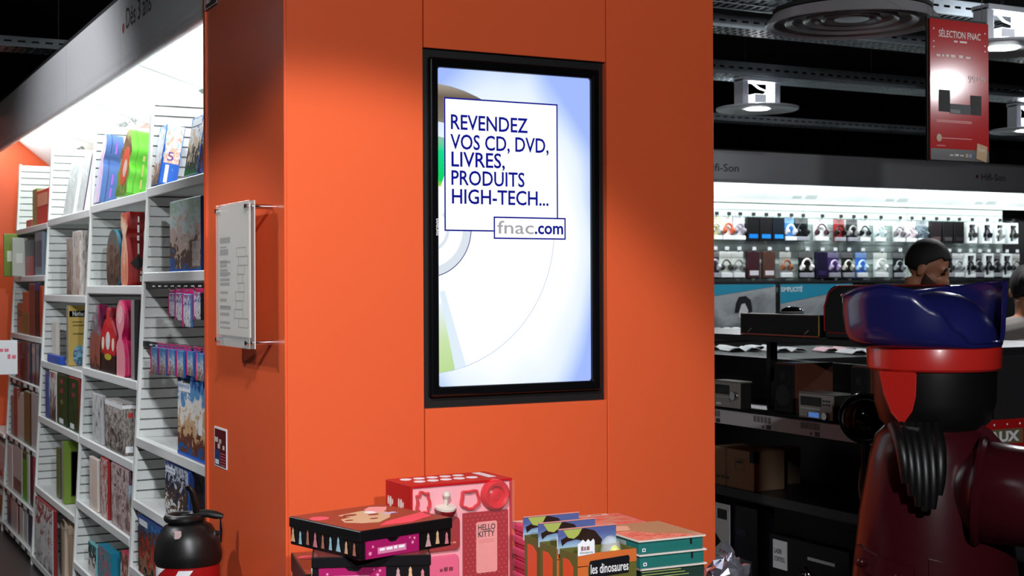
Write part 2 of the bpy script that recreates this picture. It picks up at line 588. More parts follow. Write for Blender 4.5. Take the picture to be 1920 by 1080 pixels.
XB = 1.76                                 # back panel
YB = [4.742, 6.04, 7.30, 8.61, 9.90]      # bay boundaries
SHELF = [[2.07, 1.705, 1.0, 0.735, 0.45, 0.09],
         [2.06, 1.65, 1.235, 0.885, 0.56, 0.25],
         [2.045, 1.60, 1.21, 0.885, 0.47, 0.06],
         [2.03, 1.715, 1.34, 1.045, 0.66, 0.31, 0.07]]
BAYLAB = ['white slatted shelving bay beside the orange column, holding blue toy boxes and hanging packs',
          'white slatted shelving bay holding figure shaped gift boxes, next but one to the column',
          'white slatted shelving bay holding the yellow learning box and green boxes',
          'white slatted shelving bay full of book spines by the orange end wall']
PITCH = 0.0437
slat_me = None
rail_m = mat('shelf price rail', rgb(225, 226, 226), 0.35)
for k in range(4):
    y0, y1 = YB[k], YB[k + 1]
    U = thing('shelving_unit', BAYLAB[k], 'shelf', (XF(0), y0, 0), group='toy shelving bays')
    o = U.location

    def put(mb, name, m, parent=U, **kw):
        return shift(mb, o).build(name, m, parent, **kw)
    put(MB().box(XB, XB + 0.02, y0 + (0.0275 if k else 0), y1 + 0.026, 0, 2.47), 'back_panel', WHITE)
    put(MB().box(XF(0) + 0.03, XB, y0 + 0.03, y1, 0, 0.055), 'base', mat('base kick', rgb(70, 70, 72), 0.5))
    # divider: core set back behind deep open grooves, leaning front edge, single slats towards the camera
    d = put(MB().prism(FY(y1), [(XF(0) + 0.010, 0.02), (XB, 0.02), (XB, 2.474), (XF(2.474) + 0.010, 2.474)], -0.022, -0.016), 'divider', WHITE)
    put(MB().prism(FY(y1), [(XF(0), 0.0), (XF(0) + 0.014, 0.0), (XF(2.48) + 0.014, 2.48), (XF(2.48), 2.48)], -0.024, 0.0075), 'front_edge', WHITE, bevel=0.002, seg=1)
    put(MB().prism(FY(y1), [(XF(0) + 0.012, 0.02), (XB, 0.02), (XB, 2.474), (XF(2.474) + 0.012, 2.474)], -0.026, -0.0222), 'rear_face', WHITE)
    if slat_me is None:
        t = MB().box(0, 0.345, -0.0075, 0.0162, 0.0034, PITCH - 0.0034).build('slat', SLATW, U, bevel=0.0012, seg=1)
        slat_me = t.data
        bpy.data.objects.remove(t)
    for i in range(55):
        z = 0.07 + i * PITCH
        s_ = bpy.data.objects.new('slat', slat_me)
        COL.objects.link(s_)
        s_.parent = U
        s_.location = (XF(z) + 0.0145 - o.x, y1 - o.y, z)
    if k == 0:
        pass
    ya = y0 + (0.0275 if k else 0.008)
    for z in SHELF[k]:
        b = put(MB().box(XF(z) + 0.012, XB, ya, y1 - 0.008, z - 0.024, z), 'shelf', WHITE)
        hgt = 0.04 if k < 3 else 0.036
        put(MB().prism(FX(XF(z) + 0.012), [(-(y1 - 0.002), z - hgt + 0.002), (-ya, z - hgt + 0.002), (-ya, z + 0.002), (-(y1 - 0.002), z + 0.002)], 0, 0.014), 'shelf_lip', rail_m, bevel=0.003, seg=1)
        if k == 3 and z < 1.3:
            for j in range(5):
                yy = ya + 0.12 + j * 0.24
                put(MB().box(XF(z) - 0.006, XF(z) - 0.001, yy, yy + 0.07, z - 0.034, z - 0.006), 'price_tag', DARK)
    if k == 0:
        # two perforated hanging rails
        for z in (1.652, 1.405):
            put(MB().box(XF(z) + 0.01, XF(z) + 0.03, ya, y1 - 0.008, z - 0.014, z + 0.008), 'hook_rail', BLACK)
            for j in range(11):
                yy = ya + 0.06 + j * 0.105
                put(MB().box(XF(z) + 0.007, XF(z) + 0.0101, yy, yy + 0.036, z - 0.006, z - 0.0005), 'rail_slot', WHITE)

# ---- lit canopy over the toy shelving
CAN = thing('light_canopy', 'brushed silver lit canopy above the toy shelves, age sign on it', 'canopy', (0, 0, 0))
slope_m = mat('canopy white', rgb(240, 243, 243), 0.5)
Xc = 1.281
ends = [4.742, 6.10, 7.40, 8.70, 10.6]
for i in range(4):
    y0, y1 = ends[i] + 0.002, ends[i + 1] - 0.002
    prof = [(Xc + 0.004, 2.605), (Xc, 2.63), (Xc, 2.893), (Xc + 0.02, 2.898), (Xc + 0.02, 2.60)]
    fr = Fr((0, 0, 0), (1, 0, 0), (0, 0, 1))
    MB().prism(fr, prof, -y1, -y0).build('fascia_panel', STEEL, CAN)
    pr2 = [(Xc + 0.022 + 0.021 * math.cos(t), 2.598 + 0.021 * math.sin(t)) for t in [2 * math.pi * j / 14 for j in range(14)]]
    MB().prism(fr, pr2, -y1, -y0).build('fascia_lip', STEEL, CAN, smooth=True)
    MB().prism(fr, [(Xc + 0.03, 2.86), (Xc + 0.045, 2.87), (1.745, 2.535), (1.73, 2.52)], -y1, -y0).build('header_panel', slope_m, CAN)
    MB().prism(fr, [(1.718, 2.478), (1.745, 2.478), (1.745, 2.515), (1.718, 2.515)], -y1, -y0).build('header_strip', mat('salmon strip', rgb(214, 140, 122), 0.5), CAN)
    MB().box(Xc, 1.76, y0, y1, 2.895, 2.91).build('canopy_top', DARK, CAN)
for y in (6.10, 7.40, 8.70):
    MB().prism(FY(y), [(Xc + 0.02, 2.62), (Xc + 0.05, 2.62), (1.73, 2.50), (1.73, 2.53), (Xc + 0.05, 2.70), (Xc + 0.02, 2.70)], -0.012, 0.012).build('bracket_arm', WHITE, CAN)
for i in range(4):
    y0, y1 = max(ends[i], 4.75) + 0.07, ends[i + 1] - 0.07
    MB().tube([(Xc + 0.06, y0, 2.70), (Xc + 0.06, y1, 2.70)], 0.014, 10).build('tube_lamp', TUBE, CAN, smooth=True)
    light('tube_light', 'AREA', (Xc + 0.07, (y0 + y1) / 2, 2.683), (Xc + 0.36, (y0 + y1) / 2, 2.1), 7 if i < 3 else 8.5, (0.92, 1.0, 0.985), CAN, shape='RECTANGLE', size=y1 - y0, size_y=0.04)
Fc = FX(Xc)
a0 = P(229, 52, X=Xc)
a1 = P(284, 20, X=Xc)
q = P(237, 55, X=Xc)
text('lettering', 'Dès 3 ans', Fc, -q.y, q.z, q.y - a1.y, 0.088, INKK, CAN, bold=0.006, h=0.0004)
c = P(231.5, 53, X=Xc)
MB().prism(Fc, [(-c.y + 0.022 * math.cos(t), c.z + 0.022 * math.sin(t)) for t in [2 * math.pi * j / 20 for j in range(20)]], 0.0002, 0.001).build('red_dot', mat('dot brown red', rgb(150, 62, 45), 0.5), CAN)
# script-like department lettering low on the header panels
sl = Vector((1.73 - Xc - 0.03, 0, 2.52 - 2.86)).normalized()
fsl = Fr((1.73, 0, 2.52), (0, -1, 0), -sl)
for yy, s in ((8.05, 'Jeux - jouets'), (6.35, '~2'), (9.4, '~2')):
    text('lettering', s, fsl, -yy, 0.03, 0.62 if len(s) > 6 else 0.2, 0.062 if len(s) > 6 else 0.03, mat('pale grey ink', rgb(120, 126, 130), 0.5), CAN, h=0.0008)

# ---- unseen shelving across the toy aisle, added for its reflection in the column
OX = -1.05
OPP = thing('added_shelving_run', 'unseen white shelving run added across the toy aisle from the toy bays', 'shelf', (0, 0, 0))
frp = Fr((0, 0, 0), (1, 0, 0), (0, 0, 1))
for i in range(4):
    y0, y1 = 5.2 + i * 1.34 + 0.002, 5.2 + (i + 1) * 1.34 - 0.002
    MB().box(OX - 0.48, OX - 0.46, y0, y1, 0, 2.5).build('back_panel', WHITE, OPP)
    MB().box(OX - 0.46, OX, y1 - 0.025, y1, 0, 2.48).build('divider', WHITE, OPP)
    for z in (0.09, 0.45, 0.85, 1.25, 1.65, 2.05):
        MB().box(OX - 0.46, OX, y0, y1 - 0.025, z - 0.024, z).build('shelf', WHITE, OPP)
    MB().box(OX - 0.02, OX, y0, y1, 2.605, 2.893).build('fascia_panel', STEEL, OPP)
    MB().prism(frp, [(OX - 0.03, 2.86), (OX - 0.045, 2.87), (OX - 0.465, 2.535), (OX - 0.45, 2.52)], -y1, -y0).build('header_panel', slope_m, OPP)
    MB().box(OX - 0.48, OX, y0, y1, 2.895, 2.91).build('canopy_top', DARK, OPP)

# ------------------------------------------------------------------ boxes and books on the toy shelves
PRINTS = {}


def shelf_of(bay, i): return SHELF[bay][i] + 0.0025


def room_over(bay, z):
    up = [q for q in SHELF[bay] if q > z + 0.05]
    return (min(up) - 0.043 - z) if up else 9.0


def carton(name, label, cat, bay, sh, x0, xm, x1, yt, front, side, top=None, inset=0.012, lean=0.0, group=None, parts=(), z=None, body='box'):
    """a box on a shelf: its picture side looks into the aisle (pixels x0..xm), its end towards the shop front (xm..x1); yt is its near top corner"""
    z = shelf_of(bay, sh) if z is None else z
    Xf = XF(z) + inset
    yn = P(xm, 540, X=Xf).y
    yf = P(x0, 540, X=Xf).y
    xb = P(x1, 540, Y=yn).x
    # bay walls bound the box
    yf = min(yf, YB[bay + 1] - 0.012)
    yn = max(yn, YB[bay] + 0.03)
    xb = min(max(xb, Xf + 0.02), XB - 0.01)
    h = P(xm, yt, X=Xf + math.sin(lean) * 0.15).z - z
    W, Dp, H = yf - yn, xb - Xf, min(h, room_over(bay, z))
    T = thing(name, label, cat, (Xf, yn, z + Dp * math.sin(lean)), group=group, rot=(0, lean, 0))
    MB().box(0, Dp, 0, W, 0, H, [0, 2, 1, 2, 2, 2]).build(body, [front, side, top or side], T, bevel=0.0025, seg=1)
    for prt in parts:
        nm, face, u0, u1, v0, v1, m = prt[:7]
        fr = Fr((0, W, 0), (0, -1, 0), (0, 0, 1)) if face == 'F' else Fr((0, 0, 0), (1, 0, 0), (0, 0, 1))
        L_ = W if face == 'F' else Dp
        if nm == 'lettering':
            text('lettering', prt[7], fr, u0 * L_, v0 * H, (u1 - u0) * L_, (v1 - v0) * H, m, T, bold=0.01, h=0.0008)
        else:
            MB().rect(fr, u0 * L_, u1 * L_, v0 * H, v1 * H, 0.0004, 0.0012).build(nm, m, T)
    return T


def solid(c, rough=0.35):
    return mat('card %d %d %d' % c, rgb(*c), rough)


BLUE = solid((22, 90, 190))
DBLUE = solid((18, 40, 92))
CLEAR = mat('clear film', (0.9, 0.92, 0.92), 0.08, alpha=0.22, spec=0.8)
sky1 = art('print harbour', [(60, 50, 40), (150, 110, 80), (220, 225, 235), (235, 238, 242), (120, 180, 215)], 5, 1.0)
sky2 = art('print toy set', [(30, 130, 60), (40, 50, 60), (230, 205, 180), (245, 245, 250), (60, 140, 215)], 6, 2.0)
sky3 = art('print snow castle', [(60, 110, 190), (110, 90, 80), (225, 200, 190), (225, 238, 238), (190, 220, 200)], 4, 3.2)
sky4 = art('print pyramid', [(40, 90, 150), (110, 60, 40), (205, 170, 130), (235, 230, 225), (90, 150, 200), (30, 75, 150)], 5, 4.1, zmix=0.6)
sky5 = art('print ship', [(15, 15, 20), (240, 240, 240), (90, 65, 50), (40, 50, 70), (190, 195, 205), (20, 45, 100)], 6, 5.3, zmix=0.5)
sky6 = art('print battle', [(30, 35, 40), (150, 120, 90), (180, 50, 40), (90, 60, 45), (60, 90, 130), (60, 120, 190)], 6, 6.2, zmix=0.45)
titles = mat('title white', rgb(238, 240, 244), 0.4)

carton('toy_box', 'tall blue toy box with a white figure and the number 5, on the top shelf', 'toy box', 0, 0, 266, 298, 332, 240, sky1, art('print blue end', [(20, 95, 195), (20, 95, 195), (150, 200, 235), (240, 240, 245)], 3, 7.0, zmix=0.6), BLUE, lean=0.16,
       parts=[('picture_panel', 'S', 0.08, 0.92, 0.36, 0.95, art('print white fig', [(240, 240, 245), (225, 170, 140), (230, 240, 250), (150, 205, 240)], 5, 1.6, zmix=0.3)), ('lettering', 'S', 0.25, 0.6, 0.4, 0.55, mat('violet ink', rgb(110, 60, 140), 0.5), '5'), ('blue_edge', 'F', 0.93, 1.0, 0, 1, BLUE),
              ('title_strip', 'S', 0.22, 0.42, 0.03, 0.33, titles)])
carton('toy_box', 'blue toy box printed with dark machines, against the column on the top shelf', 'toy box', 0, 0, 345, 371, 400, 218, sky2, art('print dark rally', [(30, 80, 160), (20, 25, 30), (60, 60, 55), (170, 200, 190), (70, 150, 90)], 5, 8.0), BLUE, lean=0.16,
       parts=[('title_strip', 'F', 0.1, 0.75, 0.84, 0.96, titles), ('blue_edge', 'F', 0.94, 1.0, 0, 1, BLUE)])
carton('toy_box', 'pale blue toy box showing a snowy castle scene beside the column', 'toy box', 0, 1, 319, 377, 384, 366, sky3, DBLUE, DBLUE, parts=[('white_picture', 'F', 0.74, 0.97, 0.06, 0.4, art('print grey figure', [(205, 205, 205), (180, 160, 150), (225, 225, 225)], 4, 3.0, zmix=0)), ('blue_border', 'F', 0, 1, 0, 0.025, BLUE)])
carton('toy_box', 'large toy box with a pyramid and sailing scene above the fire extinguisher', 'toy box', 0, 2, 332, 386, 395, 713, sky4, DBLUE, DBLUE,
       parts=[('title_strip', 'F', 0.04, 0.46, 0.80, 0.93, titles), ('lettering', 'F', 0.06, 0.44, 0.825, 0.905, mat('title blue', rgb(90, 130, 190), 0.5), 'playmobil'), ('price_sticker', 'F', 0.74, 0.86, 0.32, 0.5, titles), ('blue_border', 'F', 0, 1, 0, 0.04, BLUE)])
carton('toy_box', 'blue toy box with a black and white ship behind the extinguisher handle', 'toy box', 0, 3, 308, 354, 362, 876, sky5, DBLUE, DBLUE, inset=0.01,
       parts=[('title_strip', 'F', 0.04, 0.42, 0.83, 0.93, titles), ('lettering', 'F', 0.06, 0.40, 0.845, 0.915, mat('title blue', rgb(90, 130, 190), 0.5), 'playmobil'), ('blue_edge', 'F', 0.95, 1, 0, 1, BLUE)])
carton('toy_box', 'dark blue and maroon toy box in the corner against the column', 'toy box', 0, 3, 362, 398, 410, 885, art('print dark night', [(10, 14, 40), (40, 16, 40), (18, 24, 60), (150, 150, 170)], 5, 9.4), DBLUE, DBLUE, inset=0.06)
carton('toy_box', 'toy box with a crowded red and brown battle picture left of the extinguisher', 'toy box', 0, 4, 257, 299, 306, 985, sky6, DBLUE, DBLUE, inset=0.004,
       parts=[('title_strip', 'F', 0.06, 0.42, 0.85, 0.95, titles), ('blue_edge', 'F', 0.96, 1, 0, 1, BLUE)])


def shaped_box(name, label, bay, sh, x0, xm, x1, yt, outline, front, side, lean=0.0, inset=0.01, emblem=None, tin=None):
    """gift box cut to a silhouette: outline in (0..1 along the front, 0..1 up), picture on the aisle side"""
    z = shelf_of(bay, sh)
    Xf = XF(z) + inset
    yn = max(P(xm, 540, X=Xf).y, YB[bay] + 0.03)
    yf = min(P(x0, 540, X=Xf).y, YB[bay + 1] - 0.012)
    xb = min(max(P(x1, 540, Y=yn).x, Xf + 0.05), XB - 0.01)
    H = P(xm, yt, X=Xf + math.sin(lean) * 0.15).z - z
    W, Dp = yf - yn, xb - Xf
    H = min(H, room_over(bay, z))
    T = thing(name, label, 'gift box', (Xf, yn, z + Dp * math.sin(lean)), rot=(0, lean, 0))
    fr = Fr((0, W, 0), (0, -1, 0), (0, 0, 1))
    # smooth closed outline
    n = len(outline)
    pts = []
    for i in range(n):
        p0, p1, p2, p3 = [outline[(i + j - 1) % n] for j in range(4)]
        for t in (0, 0.25, 0.5, 0.75):
            f = lambda a, b, c, d: 0.5 * (2 * b + (c - a) * t + (2 * a - 5 * b + 4 * c - d) * t * t + (3 * b - a - 3 * c + d) * t ** 3)
            pts.append((min(1, max(0, f(p0[0], p1[0], p2[0], p3[0]))) * W, max(0, f(p0[1], p1[1], p2[1], p3[1])) * H))
    mb = MB()
    k = len(pts)
    mb.prism(fr, pts, -Dp, 0, [1] + [0] + [1] * k)
    mb.build('box', [front, side], T, smooth=True, angle=50)
    lid = [(W / 2 + (a - W / 2) * 1.012, b * 1.006) for a, b in pts]
    mb = MB().prism(fr, lid, -0.35 * Dp, -0.30 * Dp).build('lid_seam', tin or side, T, smooth=True, angle=50)
    if emblem:
        for e in emblem:
            if e[0] == 'text':
                _, s, u, v, hgt, wd, m = e
                f2 = Fr((Dp * u, -0.002, H * v), (0, 0, 1), (-1, 0, 0))
                text('lettering', s, f2, 0, 0, hgt * H, wd * Dp, m, T, h=0.0006)
            elif e[0] == 'diamond':
                _, u, v, r, m = e
                f2 = Fr((Dp * u, -0.0025, H * v), (1, 0, 0), (0, 0, 1))
                MB().prism(f2, [(-r, 0), (0, -r), (r, 0), (0, r)], 0, 0.0015).build('emblem', m, T)
            elif e[0] == 'oval':
                _, u, v, ru, rv, m = e
                MB().prism(fr, [(u * W + ru * W * math.cos(t), v * H + rv * H * math.sin(t)) for t in [math.pi * j / 10 for j in range(20)]], 0.0004, 0.0016).build('picture_oval', m, T)
    return T


penguin = [(0.05, 0.0), (0.95, 0.0), (1.0, 0.22), (0.93, 0.5), (0.72, 0.62), (0.86, 0.72), (0.88, 0.88), (0.6, 1.0), (0.4, 1.0), (0.12, 0.88), (0.14, 0.72), (0.28, 0.62), (0.07, 0.5), (0.0, 0.22)]
elf = [(0.1, 0.0), (0.9, 0.0), (0.92, 0.2), (1.0, 0.35), (0.85, 0.5), (0.95, 0.66), (0.8, 0.82), (0.62, 1.0), (0.38, 1.0), (0.2, 0.82), (0.05, 0.66), (0.15, 0.5), (0.0, 0.35), (0.08, 0.2)]
prince = [(0.15, 0.0), (0.85, 0.0), (0.95, 0.3), (0.8, 0.55), (0.7, 0.68), (0.92, 0.8), (0.85, 0.98), (0.5, 0.95), (0.15, 0.98), (0.08, 0.8), (0.3, 0.68), (0.2, 0.55), (0.05, 0.3)]
gourd = [(0.1, 0.0), (0.9, 0.0), (1.0, 0.22), (0.85, 0.42), (0.66, 0.52), (0.9, 0.68), (0.88, 0.86), (0.5, 1.0), (0.12, 0.86), (0.1, 0.68), (0.34, 0.52), (0.15, 0.42), (0.0, 0.22)]
bell = [(0.0, 0.0), (1.0, 0.0), (1.0, 0.35), (0.9, 0.62), (0.68, 0.82), (0.6, 0.84), (0.56, 1.0), (0.44, 1.0), (0.4, 0.84), (0.32, 0.82), (0.1, 0.62), (0.0, 0.35)]
shard = [(0.05, 0.0), (0.95, 0.0), (0.95, 0.55), (0.8, 0.62), (0.72, 0.9), (0.6, 1.0), (0.5, 0.75), (0.35, 0.82), (0.25, 0.6), (0.05, 0.5)]
oval = [(0.15, 0.0), (0.85, 0.0), (1.0, 0.3), (0.95, 0.7), (0.75, 0.93), (0.5, 1.0), (0.25, 0.93), (0.05, 0.7), (0.0, 0.3)]
VIO = mat('violet script', rgb(150, 90, 190), 0.5)
shaped_box('figure_gift_box', 'steel blue gift box in a penguin outline on the top shelf', 1, 0, 166, 186, 219, 256, penguin, art('print lilac', [(225, 205, 225), (205, 190, 225), (200, 160, 190), (240, 235, 245)], 4, 11), solid((70, 100, 160)), lean=0.14, emblem=[('text', '~2', 0.62, 0.08, 0.34, 0.12, VIO), ('text', '~1', 0.62, 0.72, 0.2, 0.12, VIO)], tin=solid((46, 66, 112)))
shaped_box('figure_gift_box', 'bright green gift box with a red elf on its face', 1, 0, 215, 238, 274, 246, elf, art('print olive', [(90, 120, 50), (120, 140, 70), (110, 70, 50), (150, 160, 90)], 4, 12), solid((98, 190, 48)), lean=0.14,
           emblem=[('oval', 0.55, 0.45, 0.3, 0.3, solid((200, 80, 55))), ('oval', 0.6, 0.42, 0.16, 0.14, solid((235, 215, 200))), ('text', '~3', 0.7, 0.1, 0.5, 0.14, mat('leaf ink', rgb(190, 180, 110), 0.5))], tin=solid((80, 165, 40)))
shaped_box('figure_gift_box', 'red gift box cut to a prince with a black diamond mark', 1, 1, 226, 241, 274, 394, prince, art('print peach', [(215, 130, 105), (225, 150, 120), (235, 200, 175), (200, 100, 80)], 4, 13), solid((150, 24, 22)),
           emblem=[('diamond', 0.55, 0.30, 0.034, BLACK), ('text', 'x', 0.62, 0.285, 0.04, 0.2, INKW), ('text', '~4', 0.62, 0.42, 0.5, 0.13, INKW), ('text', '~2', 0.75, 0.05, 0.14, 0.12, INKW)], tin=solid((120, 16, 16)))
shaped_box('figure_gift_box', 'dark teal oval gift box with a brown animal picture, left of the red prince box', 1, 1, 200, 224, 240, 428, oval, art('print bear', [(60, 50, 50), (90, 70, 60), (120, 100, 90), (60, 110, 120)], 3.5, 14, zmix=0.4), solid((40, 110, 130)))
shaped_box('figure_gift_box', 'grey and rust gift box with a jagged top on the middle shelf', 1, 2, 168, 189, 196, 572, shard, art('print rust', [(70, 45, 40), (150, 80, 60), (120, 110, 115), (170, 165, 170)], 4, 15), solid((120, 30, 70)))
shaped_box('figure_gift_box', 'red bell shaped gift box with pale windows and a dark foot', 1, 2, 187, 218, 226, 580, bell, art('print red', [(50, 30, 25), (200, 40, 45), (205, 45, 50), (215, 60, 60)], 2, 16, zmix=0.85), solid((140, 20, 40)),
           emblem=[('oval', 0.5, 0.5, 0.12, 0.14, solid((225, 225, 225))), ('oval', 0.2, 0.45, 0.07, 0.1, solid((235, 220, 200))), ('oval', 0.8, 0.45, 0.07, 0.1, solid((235, 220, 200))), ('oval', 0.5, 0.25, 0.2, 0.05, solid((190, 180, 60)))])
shaped_box('figure_gift_box', 'pink gourd shaped gift box with a magenta end', 1, 2, 216, 234, 250, 563, gourd, solid((240, 150, 165)), solid((200, 30, 95)), emblem=[('oval', 0.5, 0.8, 0.25, 0.12, solid((245, 190, 195)))], tin=solid((225, 90, 130)))
carton('storage_box', 'slim black box with a silver edge beside the pink gourd box', 'box', 1, 2, 245, 252, 264, 562, solid((150, 140, 140)), solid((22, 22, 26)), lean=0.0)

grayart = art('print grey forest', [(50, 45, 45), (95, 88, 85), (150, 140, 135), (200, 195, 192), (120, 100, 95)], 6, 17, zmix=0.2)
carton('film_wrapped_box', 'grey film wrapped game box with a white title band and a red star', 'game box', 1, 3, 196, 229, 255, 757, grayart, art('print grey knight', [(70, 65, 62), (110, 104, 100), (160, 152, 146), (60, 52, 50)], 5, 18, zmix=0.2), solid((170, 165, 165)),
       parts=[('title_band', 'F', 0.0, 1.0, 0.88, 0.97, titles), ('title_band', 'S', 0.0, 1.0, 0.9, 0.97, titles), ('red_star', 'S', 0.4, 0.75, 0.72, 0.82, solid((190, 50, 50))), ('maker_label', 'S', 0.2, 0.75, 0.05, 0.17, titles)])
carton('clear_box', 'clear plastic pack with dark contents at the left of the grey game box', 'pack', 1, 3, 172, 190, 198, 742, art('print clear pack', [(205, 208, 208), (215, 218, 218), (190, 192, 194), (60, 55, 55)], 3, 19, zmix=0), solid((190, 190, 192)))
carton('film_wrapped_box', 'mauve film wrapped game box with a castle picture on the fifth shelf', 'game box', 1, 4, 207, 240, 254, 868, art('print mauve', [(120, 90, 95), (170, 140, 140), (210, 190, 188), (90, 70, 80)], 5, 20, zmix=0.2), art('print castle', [(130, 80, 70), (200, 180, 165), (110, 110, 100), (150, 185, 205), (90, 60, 75)], 5, 21, zmix=0.6), solid((150, 120, 125)),
       parts=[('title_band', 'S', 0, 1, 0.78, 1.0, solid((90, 58, 70))), ('maker_label', 'S', 0.3, 0.8, 0.88, 0.95, titles)])
carton('game_box', 'white game box with red lettering panels beside the mauve castle box', 'game box', 1, 4, 187, 200, 207, 862, art('print white red', [(230, 225, 220), (210, 205, 200), (180, 60, 50), (235, 232, 228)], 5, 22, zmix=0), solid((160, 40, 40)))
carton('clear_box', 'clear plastic pack with faint peach print on the fifth shelf', 'pack', 1, 4, 166, 181, 188, 862, art('print faint peach', [(225, 222, 218), (235, 205, 190), (215, 212, 208)], 3, 23, zmix=0), solid((215, 205, 200)))
carton('gift_box', 'teal gift box with pink flowers on the lowest visible shelf', 'gift box', 1, 5, 182, 205, 224, 1036, art('print teal', [(40, 130, 145), (60, 150, 160), (190, 110, 130), (30, 110, 130)], 4, 24, zmix=0), solid((20, 125, 155)))
carton('game_box', 'narrow white and teal pack with a black emblem behind the teal gift box', 'game box', 1, 5, 163, 178, 184, 1024, art('print white teal', [(230, 228, 224), (225, 222, 216), (60, 60, 60), (90, 170, 175)], 3, 25, zmix=0.4), solid((110, 180, 185)))
carton('gift_box', 'small crimson topped box with foil wrapped sweets colours', 'gift box', 1, 5, 225, 238, 250, 1040, art('print foil', [(190, 120, 90), (215, 190, 170), (160, 60, 60), (90, 100, 90)], 5, 26, zmix=0.2), solid((160, 70, 80)), solid((180, 40, 70)))

# bay with the yellow learning box
pale = art('print frosted', [(232, 234, 234), (222, 226, 226), (205, 212, 210), (238, 238, 238)], 3, 27, zmix=0)
carton('film_wrapped_board', 'white film wrapped board with a purple spine standing on the top shelf', 'board', 2, 0, 143, 158, 168, 288, pale, solid((235, 235, 235)), lean=0.16, parts=[('purple_spine', 'F', 0.9, 1.0, 0, 1, solid((86, 34, 88)))])
carton('film_wrapped_board', 'frosted film wrapped board beside the purple spined one', 'board', 2, 0, 118, 137, 142, 300, pale, solid((225, 228, 228)), lean=0.16)
carton('film_wrapped_box', 'tall beige film wrapped box on the second shelf of the learning bay', 'box', 2, 1, 136, 150, 166, 432, art('print beige photo', [(120, 105, 100), (190, 170, 160), (215, 205, 195), (150, 150, 165)], 4, 28, zmix=0.3), art('print beige side', [(170, 160, 155), (205, 195, 190), (140, 130, 125)], 4, 29, zmix=0.2), solid((205, 196, 180)))
carton('film_wrapped_box', 'slim grey brown wrapped box left of the tall beige box', 'box', 2, 1, 125, 134, 138, 445, art('print brown photo', [(90, 75, 70), (160, 140, 130), (190, 180, 175)], 4, 30, zmix=0.3), solid((150, 140, 132)))
NB = carton('learning_box', 'mustard yellow learning box with a red and black title and a blue picture', 'game box', 2, 2, 124, 128, 161, 573, solid((150, 145, 140)), solid((196, 168, 88)), inset=0.03,
            parts=[('title_strip', 'S', 0.05, 1.0, 0.81, 0.91, BLACK), ('red_square', 'S', 0.05, 0.2, 0.82, 0.9, solid((200, 40, 40))), ('lettering', 'S', 0.24, 0.96, 0.83, 0.905, INKW, 'Nathan'),
                   ('text_line', 'S', 0.2, 0.8, 0.72, 0.735, solid((110, 92, 40))), ('text_line', 'S', 0.25, 0.9, 0.66, 0.68, solid((110, 92, 40))), ('text_line', 'S', 0.25, 0.85, 0.52, 0.54, solid((110, 92, 40)))])
zb = NB.children[0].dimensions
_h = 0.40
MB().prism(Fr((0, 0, 0), (1, 0, 0), (0, 0, 1)), [(zb.x * (0.62 + 0.36 * math.cos(t)), zb.z * (0.17 + 0.17 * math.sin(t))) for t in [math.pi * j / 12 for j in range(24)]], 0.0004, 0.0014).build('picture_disc', art('print blue beast', [(70, 130, 90), (60, 90, 150), (130, 185, 205), (150, 200, 215)], 4, 31, zmix=0.2), NB)
carton('jar_pack', 'cream coloured cylinder pack beside the yellow learning box', 'pack', 2, 2, 96, 104, 112, 605, solid((228, 222, 214)), solid((215, 205, 196)), inset=0.05)
carton('flat_box', 'thin bright blue flat pack lying on the shelf below the cream pack', 'pack', 2, 2, 88, 112, 122, 669, solid((25, 80, 190)), solid((20, 70, 175)), inset=0.0)
carton('box_file', 'dark green boxed game with pink marks, left of two', 'game box', 2, 3, 106, 124, 128, 701, art('print green a', [(28, 52, 26), (36, 66, 34), (40, 72, 38), (46, 82, 44)], 3, 32, zmix=0), solid((30, 56, 30)), parts=[('maker_label', 'F', 0.25, 0.65, 0.04, 0.13, titles), ('pink_mark', 'F', 0.4, 0.62, 0.82, 0.9, solid((170, 60, 80))), ('pink_mark', 'F', 0.35, 0.65, 0.64, 0.72, solid((150, 60, 76))), ('pale_mark', 'F', 0.4, 0.62, 0.42, 0.5, solid((110, 120, 80)))])
carton('box_file', 'dark green boxed game with a red edge, right of two', 'game box', 2, 3, 127, 147, 151, 703, art('print green b', [(26, 50, 26), (34, 62, 32), (40, 74, 40), (46, 82, 44)], 3, 33, zmix=0), solid((160, 40, 50)), parts=[('maker_label', 'F', 0.2, 0.55, 0.04, 0.13, titles), ('pink_mark', 'F', 0.4, 0.6, 0.82, 0.9, solid((160, 56, 72))), ('pink_mark', 'F', 0.38, 0.62, 0.64, 0.72, solid((140, 60, 70)))])
carton('picture_box', 'white picture box with a grey photograph beside the green boxed games', 'game box', 2, 3, 91, 104, 107, 698, art('print bw photo', [(70, 60, 60), (130, 120, 118), (215, 215, 212), (160, 60, 60)], 3, 34, zmix=0.5), solid((210, 208, 204)))
carton('slim_box', 'slim blue box at the end of the green boxed games', 'game box', 2, 3, 84, 89, 91, 698, solid((60, 90, 160)), solid((60, 90, 160)))
carton('photo_album_box', 'lime green framed box with a white page and red tabs on the fifth shelf', 'album', 2, 4, 114, 118, 150, 828, solid((150, 150, 140)), solid((112, 140, 46)), inset=0.02, parts=[('page', 'S', 0.42, 1.0, 0.12, 0.84, BLACK), ('white_page', 'S', 0.48, 1.0, 0.14, 0.82, titles), ('red_tab', 'S', 0.72, 1.0, 0.64, 0.82, solid((190, 40, 40))), ('red_tab', 'S', 0.72, 1.0, 0.02, 0.16, solid((190, 40, 40)))])
carton('slim_box', 'slim olive box leaning beside the lime green album', 'box', 2, 4, 104, 109, 113, 840, solid((110, 116, 66)), solid((96, 100, 60)), inset=0.03)
